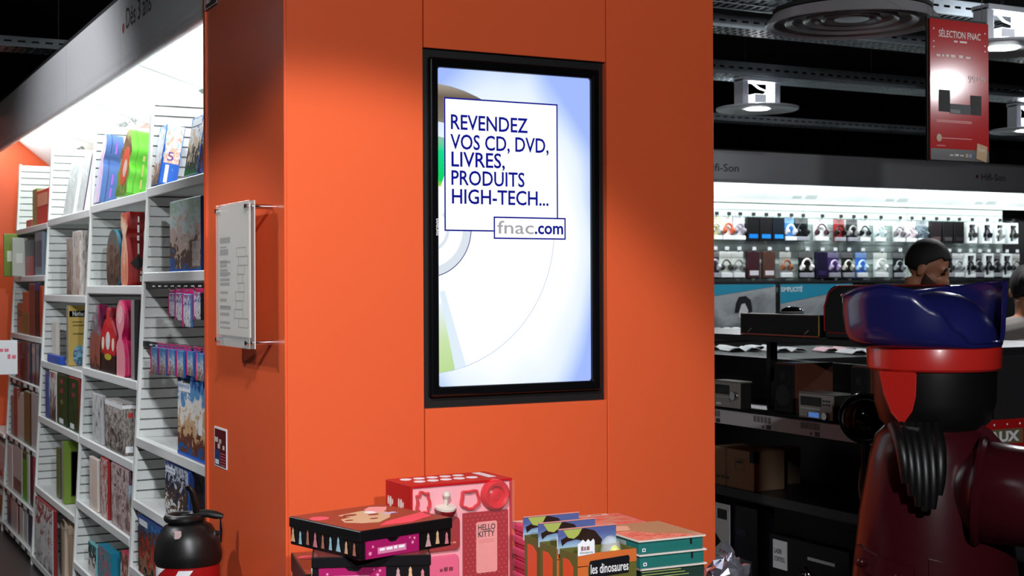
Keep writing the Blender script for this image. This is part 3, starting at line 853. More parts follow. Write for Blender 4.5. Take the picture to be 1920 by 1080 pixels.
carton('poster_board', 'big white board with a pale sketch picture and a red back on the bottom shelf', 'board', 2, 5, 64, 98, 106, 950, art('print sketch', [(120, 125, 130), (200, 196, 194), (225, 224, 222), (160, 80, 80), (230, 228, 226)], 4, 35, zmix=0.35), solid((120, 22, 26)), inset=0.0, parts=[('white_border', 'F', 0.95, 1.0, 0, 1, titles)])
for x0, xm, x1, yt, c, l in ((108, 116, 124, 976, (196, 176, 156), 'tall tan paper tube on the bottom shelf beside the red backed board'), (124, 130, 135, 985, (160, 136, 116), 'brown paper tube between the tan one and the darker one'), (135, 139, 143, 992, (130, 104, 86), 'short dark brown paper tube next to the shelf divider')):
    z = shelf_of(2, 5)
    Xf = XF(z) + 0.05
    pn, pf = P(xm, 540, X=Xf), P(x0, 540, X=Xf)
    r = abs(pf.y - pn.y) / 2.2
    T = thing('paper_tube', l, 'tube', (Xf + r, (pn.y + pf.y) / 2, z))
    H = P(xm, yt, X=Xf).z - z
    MB().lathe([(r, 0), (r, H - 0.03), (r * 0.97, H - 0.01), (r * 0.8, H)], n=20).build('tube', solid(c), T, smooth=True)
    MB().lathe([(r * 1.03, H - 0.05), (r * 1.03, H - 0.012), (r * 0.85, H + 0.001)], n=20).build('cap', solid(tuple(min(255, v + 25) for v in c)), T, smooth=True)

# bay of books: spines towards the aisle
rnd = random.Random(7)


def book(bay, sh, x0, x1, yt, col, label, lean=0.0, depth=0.2, inset=0.015, name='book', band=None, grp='books and albums by the end wall'):
    z = shelf_of(bay, sh)
    Xf = XF(z) + inset
    Xq = XF(z) + 0.018
    yf = min(P(x0, 540, X=Xq).y, YB[bay + 1] - 0.012)
    yn = max(P(x1, 540, X=Xq).y, YB[bay] + 0.03)
    H = min(P(x1, yt, X=Xf).z - z, room_over(bay, z) if bay < 9 else 9)
    W = max(yf - yn, 0.006)
    T = thing(name, label, 'book', (Xf, yn, z), rot=(lean, 0, 0), group=grp)
    g_ = min(0.004, W * 0.2)
    MB().box(0, depth, 0, W, 0, H).build('cover', solid(col), T, bevel=min(0.003, W * 0.25), seg=1)
    MB().box(0.006, depth - 0.004, g_, W - g_, H - 0.002, H + 0.0006).build('pages', mat('paper', rgb(228, 224, 212), 0.8), T)
    if band:
        MB().box(-0.0012, 0, W * 0.08, W * 0.92, H * band[0], H * band[1]).build('spine_label', solid(band[2]), T)
    return T


book(3, 0, 66, 88, 352, (196, 50, 44), 'red boxed book with pale dots on the top shelf by the end wall', inset=0.03, depth=0.16, band=(0.55, 0.9, (225, 150, 120)))
book(3, 0, 58, 66, 354, (122, 124, 66), 'olive book behind the red boxed book on the top shelf', inset=0.03, depth=0.16)
book(3, 0, 46, 55, 412, (170, 70, 66), 'small faded red book standing at the end of the top shelf', inset=0.03, depth=0.1)
for x0, x1, yt, Y_, c, l, nm, c2 in ((7, 28, 438, 9.86, (118, 138, 52), 'lime green folder jutting out over the orange wall', 'folder', (210, 215, 190)), (23, 46, 446, 9.55, (170, 172, 165), 'silver film wrapped album next to the lime green folder', 'album', (196, 198, 192))):
    pa, pb = P(x0, 480, Y=Y_), P(x1, 480, Y=Y_)
    zb_ = shelf_of(3, 1)
    T = thing(nm, l, 'book', (pa.x, Y_, zb_))
    H = P(x0, yt, Y=Y_).z - zb_
    MB().box(0, pb.x - pa.x + 0.02, 0, 0.022, 0, H).build('cover', solid(c), T, bevel=0.003)
    MB().box((pb.x - pa.x) * 0.3, (pb.x - pa.x) * 0.85, -0.001, 0, H * 0.35, H * 0.6).build('cover_panel', solid(c2), T)
book(3, 1, 47, 64, 448, (26, 48, 56), 'dark teal album on the second shelf', inset=0.02, depth=0.18, band=(0.0, 0.55, (180, 36, 50)))
book(3, 1, 65, 79, 432, (120, 136, 150), 'blue grey album standing tallest on the second shelf', inset=0.02, depth=0.18, band=(0.2, 0.8, (70, 80, 95)))
book(3, 2, 32, 42, 568, (150, 100, 56), 'tan book leaning at the end of the third shelf', inset=0.02, band=(0.55, 0.75, (60, 80, 50)))
book(3, 2, 43, 56, 547, (184, 92, 62), 'rust orange book with an olive foot on the third shelf', inset=0.015, band=(0.0, 0.5, (116, 108, 60)))
book(3, 2, 57, 66, 532, (110, 56, 44), 'tall narrow brown book on the third shelf', inset=0.01)
book(3, 2, 67, 75, 530, (26, 24, 32), 'black book with a blue head on the third shelf', inset=0.012, band=(0.86, 1.0, (34, 54, 130)))
book(3, 2, 76, 81, 536, (176, 70, 40), 'thin orange book against the divider on the third shelf', inset=0.012)
cols = [(60, 40, 40), (150, 60, 50), (70, 60, 80), (120, 70, 50), (40, 60, 70), (90, 50, 60), (160, 130, 110), (30, 40, 60), (110, 44, 40), (70, 100, 120), (50, 34, 34), (140, 90, 70), (40, 50, 80), (100, 40, 50)]
nms = ['dark brown', 'brick red', 'plum grey', 'brown', 'slate', 'wine', 'tan', 'navy', 'maroon', 'blue grey', 'umber', 'copper', 'indigo', 'claret']
e = [30 + i * 3.45 for i in range(15)]
for i in range(14):
    book(3, 3, e[i] + 0.2, e[i + 1] - 0.2, 640 + rnd.uniform(-3, 6) - i * 0.5, cols[i], 'slim %s paperback in the packed fourth shelf row' % nms[i], inset=0.012 + rnd.uniform(0, 0.01), grp='paperbacks packed on the fourth shelf', band=(0.75, 0.9, cols[(i * 5 + 3) % 14]))
for i, (x0, x1, yt, c, l) in enumerate(((19, 23, 742, (130, 120, 118), 'thin grey catalogue at the end of the fifth shelf'), (24, 31, 728, (140, 60, 52), 'short brick red album on the fifth shelf'), (31, 43, 738, (200, 196, 190), 'wide off white album on the fifth shelf'), (43, 53, 736, (100, 100, 62), 'olive album between white ones on the fifth shelf'), (54, 57, 738, (36, 34, 34), 'thin black album on the fifth shelf'), (57, 72, 728, (178, 180, 180), 'wide grey white album by the divider on the fifth shelf'))):
    book(3, 4, x0, x1, yt, c, l, inset=0.02, depth=0.18)
for i, (x0, x1, yt, c, l) in enumerate(((12, 21, 836, (224, 226, 226), 'wide white binder on the sixth shelf'), (22, 39, 842, (200, 202, 200), 'white album with a grey cartoon foot on the sixth shelf'), (40, 48, 838, (64, 160, 34), 'bright green album on the sixth shelf'), (49, 53, 838, (214, 216, 216), 'thin white album beside the bright green one'), (54, 58, 842, (34, 34, 42), 'thin black album on the sixth shelf'), (59, 65, 843, (176, 60, 80), 'rose pink album against the divider on the sixth shelf'))):
    book(3, 5, x0, x1, yt, c, l, inset=0.02, depth=0.18, band=((0.05, 0.32, (90, 90, 90)) if i == 1 else (0.86, 0.97, (36, 36, 80)) if i == 2 else None))
for i, (x0, x1, yt, c, l) in enumerate(((11, 18, 930, (26, 66, 96), 'petrol blue album on the bottom shelf'), (18, 30, 942, (196, 180, 178), 'pinkish white album with dark corners on the bottom shelf'), (31, 33, 948, (120, 40, 44), 'very thin dark red album on the bottom shelf'), (34, 41, 954, (210, 204, 196), 'off white album on the bottom shelf'), (42, 49, 946, (190, 194, 196), 'silver grey album on the bottom shelf'), (50, 56, 956, (50, 60, 80), 'black and white album on the bottom shelf'), (57, 61, 942, (150, 24, 30), 'bright red thin album next to the divider on the bottom shelf'))):
    book(3, 6, x0, x1, yt, c, l, inset=0.02, depth=0.18)

# low bookcase carrying on past the end of the tall bays
LB = thing('low_bookcase', 'low white bookcase under the orange end wall, past the book bay', 'bookcase', (XF(0), 9.93, 0))
oL = LB.location
for nm, bx in (('base', (XF(0) + 0.03, XB, 9.93, 10.6, 0, 0.05)), ('back_panel', (XB, XB + 0.02, 9.93, 10.6, 0, 0.66)), ('side_panel', (XF(0) + 0.01, XB, 10.58, 10.6, 0.05, 0.62)), ('shelf', (XF(0), XB, 9.93, 10.58, 0.05, 0.07)), ('shelf', (XF(0) + 0.015, XB, 9.93, 10.58, 0.29, 0.31)), ('top', (XF(0) + 0.02, XB, 9.93, 10.6, 0.62, 0.645))):
    shift(MB().box(*bx), oL).build(nm, WHITE, LB, bevel=0.002, seg=1)
for i, (x0, x1, sh, yt, c, l) in enumerate(((-16, 10, 1, 840, (206, 212, 216), 'pale picture album with a red and black scene in the low bookcase'), (-12, 3, 0, 930, (60, 90, 60), 'green picture book at the bottom of the low bookcase'), (4, 8, 0, 936, (190, 170, 150), 'thin tan album at the bottom of the low bookcase'))):
    z = (0.07, 0.31)[sh] + 0.001
    Xf = XF(z) + 0.02
    yf, yn = min(P(x0, 540, X=Xf).y, 10.57), max(P(x1, 540, X=Xf).y, 9.935)
    H = min(P(x1, yt, X=Xf).z - z, 0.29 if sh else 0.2)
    T = thing('album', l, 'book', (Xf, yn, z), group='albums in the low bookcase')
    MB().box(0, 0.2, 0, yf - yn, 0, H).build('cover', solid(c), T, bevel=0.002, seg=1)
    MB().box(0.005, 0.196, 0.004, yf - yn - 0.004, H - 0.001, H + 0.001).build('pages', mat('paper', rgb(228, 224, 212), 0.8), T)
    if i == 0:
        MB().box(-0.001, 0, 0.03, yf - yn - 0.03, H * 0.1, H * 0.6).build('picture', art('print circus', [(40, 30, 30), (190, 50, 50), (215, 220, 225), (225, 228, 230)], 5, 44, zmix=0.3), T)

# small white price card sticking out from the book bay
q = P(14, 670, X=XF(1.1) - 0.10)
T = thing('price_card', 'white square price card with pink marks held out from the book shelves', 'card', q)
Fq = Fr((0, 0, 0), (math.cos(0.0), 0, 0), (0, 0, 1))
hw, hh = 0.06, 0.108
MB().rect(Fq, -hw, hw, -hh, hh, 0, 0.003).build('card', titles, T, bevel=0.001, seg=1)
PINK = mat('pink ink', rgb(225, 120, 140), 0.5)
text('lettering', '~2', Fq, -hw + 0.012, 0.035, 0.055, 0.03, PINK, T, bold=0.02, h=0.0032)
text('lettering', '~2', Fq, 0.0, -0.01, 0.05, 0.034, PINK, T, bold=0.02, h=0.0032)
MB().box(-0.002, XF(1.1) - q.x - 0.002, 0.001, 0.005, -0.004, 0.004).build('holder', CHROME, T)

# hanging packs in the bay beside the column
hang_a = art('print hanging a', [(60, 60, 66), (190, 190, 196), (225, 225, 228), (70, 120, 170), (215, 60, 120)], 5, 40, zmix=0.4)
hang_b = art('print hanging b', [(110, 70, 60), (150, 130, 120), (200, 205, 215), (90, 150, 200), (60, 120, 190)], 5, 41, zmix=0.5)
MAG = solid((214, 40, 120))


def hang_pack(x0, xm, x1, y0, y1, zr, m, label, group, thick, blue):
    Xf = XF(zr) - 0.035
    yf, yn = P(x0, 540, X=Xf).y, P(xm, 540, X=Xf).y
    z1, z0 = P(xm, y0, X=Xf).z, P(xm, y1, X=Xf).z
    T = thing('hanging_pack', label, 'toy pack', (Xf, yn, z0), group=group)
    W, H = yf - yn, z1 - z0
    MB().box(0, thick, 0, W, 0, H * 0.86, [0, 1, 1, 1, 1, 1]).build('pack', [m, blue], T, bevel=0.002, seg=1)
    MB().box(thick - 0.003, thick, 0, W, H * 0.86, H).build('hang_card', MAG, T)
    MB().box(-0.001, 0, W * 0.86, W, 0, H * 0.86).build('pink_edge', MAG, T)
    MB().tube([(-0.01, W / 2, H * 0.96 + 0.01), (-0.005, W / 2, H * 0.95), (0.10, W / 2, H * 0.95)], 0.0025, 6).build('hook', CHROME, T, smooth=True)


for i, (x0, xm, x1, y0, y1) in enumerate(((316, 327, 331, 543, 594), (328, 341, 345, 541, 602), (342, 357, 361, 541, 614), (362, 376, 382, 540, 600))):
    hang_pack(x0, xm, x1, y0, y1, 1.64, hang_a, ['small grey figure pack on the upper rail', 'white figure pack with a teal head on the upper rail', 'long clear figure pack with a price sticker on the upper rail', 'dark pack against the column on the upper rail'][i], 'packs on the upper hook rail', 0.012, solid((60, 100, 150)) if i < 3 else solid((18, 20, 26)))
for i, (x0, xm, x1, y0, y1) in enumerate(((282, 294, 298, 644, 703), (297, 310, 314, 646, 704), (313, 327, 331, 648, 705), (330, 343, 347, 650, 709), (349, 361, 366, 652, 706), (366, 381, 385, 655, 716))):
    hang_pack(x0, xm, x1, y0, y1, 1.40, hang_b, 'blue toy pack with magenta edge, %s on the lower rail' % ['first from the divider', 'second from the divider', 'third from the divider', 'third from the column', 'second from the column', 'next to the column'][i], 'blue packs on the lower hook rail', 0.03, solid((30, 86, 150)))

# ------------------------------------------------------------------ things on the left face of the column
q0, q1 = P(405, 385, X=CX0 - 0.075), P(468, 655, X=CX0 - 0.075)
HOLD = thing('leaflet_holder', 'clear acrylic wall holder with a folded plan, on the side of the orange column', 'notice holder', (CX0, (q0.y + q1.y) / 2, q1.z))
W2, H2 = abs(q0.y - q1.y) / 2, 1.906 - 1.466
Fh = Fr((-0.072, 0, 0), (0, -1, 0), (0, 0, 1))
ACR = mat('acrylic', rgb(240, 244, 242), 0.06, alpha=0.25, spec=0.9)
MB().rect(Fh, -W2, W2, 0, H2, 0, 0.004).build('acrylic_sheet', ACR, HOLD, bevel=0.001, seg=1)
MB().rect(Fh, -W2, W2, 0, H2, -0.016, -0.012).build('back_plate', mat('holder back', rgb(196, 186, 180), 0.25), HOLD)
pap = mat('plan paper', rgb(222, 210, 200), 0.3, grain=0.05, gscale=20)
MB().rect(Fh, -W2 + 0.006, W2 - 0.006, 0.034, H2 - 0.008, -0.0035, -0.0015).build('paper', pap, HOLD)
PLN = mat('plan ink', rgb(120, 112, 106), 0.5)
rr = random.Random(3)
for i in range(22):
    v = 0.05 + (H2 - 0.15) * rr.random()
    a = -W2 * 0.85
    MB().rect(Fh, a, a + 0.07 + 0.05 * rr.random(), v, v + 0.004 + 0.007 * rr.random(), -0.0014, -0.001).build('plan_block', PLN, HOLD)
for i in range(9):
    v = 0.06 + (H2 - 0.2) * i / 9
    a = 0.0 + 0.06 * rr.random()
    MB().frame(Fh, a, a + 0.06 + 0.04 * rr.random(), v, v + 0.03, 0.003, -0.0014, -0.001).build('plan_outline', PLN, HOLD)
for sa in (-1, 1):
    for b in (0.018, H2 - 0.018):
        c = Fh(sa * (W2 - 0.018), b, 0)
        MB().tube([(0, c.y, c.z), (-0.083, c.y, c.z)], 0.0075, 12).build('standoff', CHROME, HOLD, smooth=True)
q0, q1 = P(403, 799, X=CX0), P(426, 880, X=CX0)
STK = thing('notice_sticker', 'small maroon and blue notice with a white border stuck low on column side', 'sticker', (CX0, (q0.y + q1.y) / 2, 1.043))
Fk = Fr((0, 0, 0), (0, -1, 0), (0, 0, 1))
w2, hk = abs(q0.y - q1.y) / 2, 0.133
MB().rect(Fk, -w2, w2, 0, hk, 0, 0.002).build('backing', titles, STK)
MB().rect(Fk, -w2 + 0.006, w2 - 0.006, 0.004, hk - 0.007, 0.002, 0.0024).build('maroon_field', solid((92, 22, 28)), STK)
MB().rect(Fk, -w2 + 0.006, -0.004, 0.004, 0.056, 0.0024, 0.0028).build('blue_field', solid((40, 62, 110)), STK)
for a, b, c2, d2, cc in ((-w2 + 0.008, -0.028, 0.082, 0.098, (205, 205, 195)), (-0.012, 0.012, 0.08, 0.094, (190, 180, 175)), (-0.028, -0.004, 0.062, 0.078, (220, 205, 190)), (0.03, 0.05, 0.062, 0.076, (215, 200, 190)), (-w2 + 0.014, -0.018, 0.008, 0.024, (225, 225, 225))):
    MB().rect(Fk, a, b, c2, d2, 0.0028, 0.0032).build('pictogram', solid(cc), STK)
for i in range(5):
    MB().rect(Fk, 0.004, w2 - 0.012, 0.008 + i * 0.0095, 0.0115 + i * 0.0095, 0.0028, 0.0032).build('text_line', solid((190, 90, 90)), STK)
q0, q1 = P(386, 22, X=CX0), P(411, 4, X=CX0)
SGN = thing('wall_sign', 'dark maroon sign with a thin pale outline high on the column side', 'sign', (CX0, q0.y, q0.z))
MB().rect(Fk, 0, 0.155, 0.0, 0.3, 0, 0.004).build('plate', solid((62, 20, 16)), SGN)
MB().frame(Fk, 0.003, 0.152, 0.003, 0.297, 0.003, 0.004, 0.0046).build('outline', titles, SGN)
text('lettering', 'EX', Fk, 0.02, 0.02, 0.11, 0.11, titles, SGN, h=0.0042)

# ------------------------------------------------------------------ fire extinguisher beside the column
qe = P(350, 1000, D=4.45)
EXT = thing('fire_extinguisher', 'red fire extinguisher with a black hood and loop handle beside the column', 'fire extinguisher', (CX0 - 0.143, qe.y, 0.28))
zz = lambda py: P(350, py, D=4.45).z - 0.28
RED = mat('extinguisher red', rgb(160, 20, 24), 0.3, coat=0.3)
zt = zz(1052)
MB().lathe([(0.082, 0.0), (0.098, 0.015), (0.1, 0.03), (0.1, zt - 0.02), (0.098, zt + 0.01)], n=40).build('cylinder', RED, EXT, smooth=True)
PLB = mat('black plastic', rgb(17, 17, 18), 0.38)
MB().lathe([(0.103, zt - 0.004), (0.107, zt + 0.01), (0.107, zt + 0.03), (0.098, zt + 0.075), (0.075, zt + 0.115), (0.05, zt + 0.128), (0.0001, zt + 0.132)], n=40).build('hood', PLB, EXT, smooth=True)
cam_r = Vector((math.cos(YAW), -math.sin(YAW), 0))
cam_f = Vector((math.sin(YAW), math.cos(YAW), 0))
zc = zt + 0.135
ring = [Vector((0, 0, zc + 0.004)) + cam_r * (-0.012 + 0.052 * math.cos(t)) + cam_f * (0.052 * math.sin(t)) for t in [2 * math.pi * j / 28 for j in range(29)]]
MB().tube(ring, 0.0135, 10).build('collar_ring', PLB, EXT, smooth=True)
lever = [cam_r * a + Vector((0, 0, zc + b)) for a, b in ((0.02, 0.012), (0.06, 0.018), (0.09, 0.012), (0.112, 0.008))]
MB().tube(lever, [0.013, 0.013, 0.013, 0.008], 10).build('lever', PLB, EXT, smooth=True)
loop = [cam_r * a + Vector((0, 0, zc + b)) for a, b in ((0.03, -0.03), (0.026, 0.03), (0.014, 0.085), (0.002, 0.105), (-0.006, 0.1), (-0.002, 0.09))]
MB().tube(loop, [0.012, 0.012, 0.011, 0.008, 0.006, 0.003], 10).build('loop_handle', mat('black rubber', rgb(14, 14, 15), 0.22), EXT, smooth=True)
tg = cam_r * -0.012 + Vector((0, 0, zt + 0.098)) - cam_f * 0.088
MB().box(tg.x - 0.011, tg.x + 0.011, tg.y - 0.004, tg.y + 0.03, tg.z - 0.012, tg.z + 0.012).build('seal_tag', mat('pink seal', rgb(190, 170, 170), 0.25), EXT, bevel=0.002)
gb = cam_r * 0.095 + Vector((0, 0, zt + 0.09))
MB().tube([gb + cam_r * -0.03, gb + cam_r * 0.012], 0.008, 10).tube([gb + cam_r * 0.012 + Vector((0, 0, -0.03)), gb + cam_r * 0.014 + Vector((0, 0, 0.01)), gb + cam_r * 0.01 + Vector((0, 0, 0.05))], [0.005, 0.009, 0.004], 10).build('pin_lever', CHROME, EXT, smooth=True)
# white stripes on the cylinder, wrapped round its front


def wrap(poly, r, zb, parent, m, name):
    """a printed shape wrapped on the cylinder: angle (deg, from towards the camera) and height"""
    mb = MB()
    n = len(poly)
    base = math.atan2(-cam_f.y, -cam_f.x)
    lo = [(i / 10) for i in range(11)]
    rows = []
    for t in lo:
        la, ra = poly[0][0] + (poly[3][0] - poly[0][0]) * t, poly[1][0] + (poly[2][0] - poly[1][0]) * t
        zl = poly[0][1] + (poly[3][1] - poly[0][1]) * t
        row = []
        for j in range(7):
            an = base + math.radians(la + (ra - la) * j / 6)
            row.append((r * math.cos(an), r * math.sin(an), zl + zb))
        rows.append(row)
    vs = [v for row in rows for v in row]
    fs = [(i * 7 + j, i * 7 + j + 1, (i + 1) * 7 + j + 1, (i + 1) * 7 + j) for i in range(10) for j in range(6)]
    mb.add(vs, fs).build(name, m, parent)


wrap([(-30, -0.09), (-12, -0.09), (22, -0.012), (-4, -0.012)], 0.1012, zt, EXT, titles, 'white_stripe')
wrap([(-75, -0.05), (-68, -0.05), (-32, -0.008), (-75, -0.008)], 0.1012, zt, EXT, titles, 'white_stripe')
MB().box(0.095, 0.143, -0.03, 0.03, 0.3, 0.36).build('bracket', DARK, EXT)

# ------------------------------------------------------------------ audio department: lit canopy and headphone wall at the back
YC, YW = 10.36, 10.85
AUD = thing('light_canopy', 'long silver lit canopy with audio department lettering above the headphone wall', 'canopy', (0, 0, 0))
xs_ = [6.2, 8.42, 9.62, 10.9, 12.4]
frx = Fr((0, 0, 0), (0, 1, 0), (0, 0, 1))      # a = Y, b = Z, h = X
for i in range(4):
    x0, x1 = xs_[i] + 0.002, xs_[i + 1] - 0.002
    MB().prism(frx, [(YC, 2.605), (YC + 0.02, 2.605), (YC + 0.02, 2.87), (YC, 2.87)], x0, x1).build('fascia_panel', STEEL, AUD)
    MB().tube([(x0, YC + 0.018, 2.594), (x1, YC + 0.018, 2.594)], 0.019, 12).build('fascia_lip', STEEL, AUD, smooth=True)
    MB().prism(frx, [(YC + 0.03, 2.85), (YC + 0.045, 2.86), (YW, 2.465), (YW - 0.015, 2.45)], x0, x1).build('header_panel', slope_m, AUD)
    MB().box(x0, x1, YW - 0.03, YW, 2.432, 2.452).build('header_strip', mat('pale strip', rgb(200, 210, 205), 0.5), AUD)
    MB().box(x0, x1, YC, YW + 0.02, 2.872, 2.885).build('canopy_top', DARK, AUD)
    MB().tube([(x0 + 0.06, YC + 0.06, 2.69), (x1 - 0.06, YC + 0.06, 2.69)], 0.014, 10).build('tube_lamp', TUBE, AUD, smooth=True)
    light('tube_light', 'AREA', ((x0 + x1) / 2, YC + 0.07, 2.675), ((x0 + x1) / 2, YC + 0.42, 1.9), 10 * (x1 - x0), (0.93, 1.0, 0.99), AUD, shape='RECTANGLE', size=x1 - x0 - 0.1, size_y=0.05)
Fa = FY(YC)
for px0, px1, yb, s in ((1322, 1385, 320, 'Hifi-Son'), (1840, 1885, 338, 'Hifi-Son')):
    q0, q1 = P(px0, yb, Y=YC), P(px1, yb, Y=YC)
    text('lettering', s, Fa, q0.x, q0.z, q1.x - q0.x, 0.07, mat('charcoal ink', rgb(50, 48, 52), 0.5), AUD, bold=0.006, h=0.0006)
q = P(1832, 331, Y=YC)
MB().prism(Fa, [(q.x + 0.018 * math.cos(t), q.z + 0.018 * math.sin(t)) for t in [math.pi * j / 8 for j in range(16)]], 0.0003, 0.001).build('red_dot', solid((120, 30, 40)), AUD)
hdr = Vector((0, YW - 0.015 - YC - 0.03, 2.45 - 2.85)).normalized()
fh_ = Fr((0, YW - 0.015, 2.45), (1, 0, 0), -hdr)
for xx in (8.75, 9.95, 11.2):
    text('lettering', '~2', fh_, xx, 0.05, 0.3, 0.06, mat('faint ink', rgb(190, 200, 200), 0.5), AUD, h=0.0008)

WALLP = thing('display_wall', 'pale grey ribbed display wall hung with headphone packs', 'display wall', (6.2, YW, 0), kind='structure')
ribm = mat('rib panel', rgb(176, 190, 186), 0.45, grain=0.03, gscale=4)
MB().box(0, 5.46, 0.0, 0.06, 0, 2.5).build('board', ribm, WALLP)
rib_me = None
for x_ in range(4):
    for i in range(12):
        z = 1.70 + i * 0.066
        if rib_me is None:
            t = MB().box(0.003, 1.36, -0.012, 0, 0.002, 0.062).build('wall_rib', ribm, WALLP, bevel=0.004, seg=1)
            rib_me = t.data
            bpy.data.objects.remove(t)
        r_ = bpy.data.objects.new('wall_rib', rib_me)
        COL.objects.link(r_)
        r_.parent = WALLP
        r_.location = (x_ * 1.365, 0, z)
MB().box(0, 5.46, -0.10, 0, 1.655, 1.675).build('ledge', DARK, WALLP)
struct('wall_far', MB().box(11.68, 16, 11.0, 11.1, 0, 3.2), mat('far wall', rgb(24, 24, 26), 0.8), 'black wall beyond the end of the headphone display', 'wall')


def headphone_pack(px, row, style, card, cup, label):
    """hanging pack: backing card or boxed frame, headband, two cups, price flag, peg"""
    z1 = (2.285, 1.955)[row]
    H = (0.225, 0.255)[row]
    Yp = YW - 0.10
    x = P(px, 430, Y=Yp).x
    W = 0.152 if style != 'wide' else 0.185
    T = thing('headphone_pack', label, 'headphones', (x, Yp, z1 - H), group='packs in the %s row of the headphone wall' % ('upper', 'lower')[row])
    cm, hm = solid(card), solid(cup, 0.25)
    F0 = Fr((0, 0, 0), (1, 0, 0), (0, 0, 1))
    hw = W / 2 - 0.006
    if style == 'frame':
        MB().frame(F0, -hw, hw, 0, H, 0.026, -0.05, 0.012).build('box_frame', cm, T, bevel=0.002, seg=1)
        MB().rect(F0, -hw + 0.02, hw - 0.02, 0.02, H - 0.02, -0.05, -0.045).build('backing', solid((40, 42, 46)), T)
    elif style == 'solid':
        MB().rect(F0, -hw, hw, 0, H, -0.04, 0.006).build('box', cm, T, bevel=0.003, seg=1)
    else:
        MB().rect(F0, -hw, hw, 0, H, -0.03, -0.026).build('card', cm, T)
        MB().rect(F0, -hw, hw, H * 0.78, H, -0.026, -0.024).build('card_header', solid(tuple(min(255, int(v * 0.6 + 90)) for v in card)), T)
        MB().rect(F0, -hw + 0.004, hw - 0.004, 0.004, H * 0.2, -0.02, 0.012).build('tray', solid((225, 228, 232)) if sum(card) > 300 else solid((150, 150, 160)), T, bevel=0.004, seg=1)
    if style != 'solid':
        r = hw * 0.68
        pts = [(r * math.cos(t), 0.0, H * 0.46 + r * 1.15 * math.sin(t)) for t in [math.pi * j / 12 for j in range(13)]]
        MB().tube(pts, 0.008 if cup[0] < 150 else 0.011, 6).build('headband', hm, T, smooth=True)
        for sx in (-1, 1):
            MB().lathe([(0.001, -0.016), (0.024, -0.014), (0.028, 0), (0.024, 0.014), (0.001, 0.016)], (sx * r, 0, H * 0.40), (1, 0, 0.15 * sx), n=12, sy=1.25).build('ear_cup', hm, T, smooth=True)
    else:
        MB().rect(F0, -hw * 0.75, hw * 0.75, H * 0.1, H * 0.28, 0.006, 0.0085).build('title_strip', solid(cup), T)
    MB().box(-0.022, 0.022, -0.012, -0.008, H + 0.012, H + 0.045).build('price_flag', DARK if row == 0 else solid((222, 226, 232)), T)
    MB().tube([(0, -0.012, H + 0.02), (0, 0.085, H + 0.02), ], 0.003, 6).tube([(0, 0.0, H - 0.006), (0, 0.0, H + 0.022)], 0.006, 6).build('peg', CHROME, T)


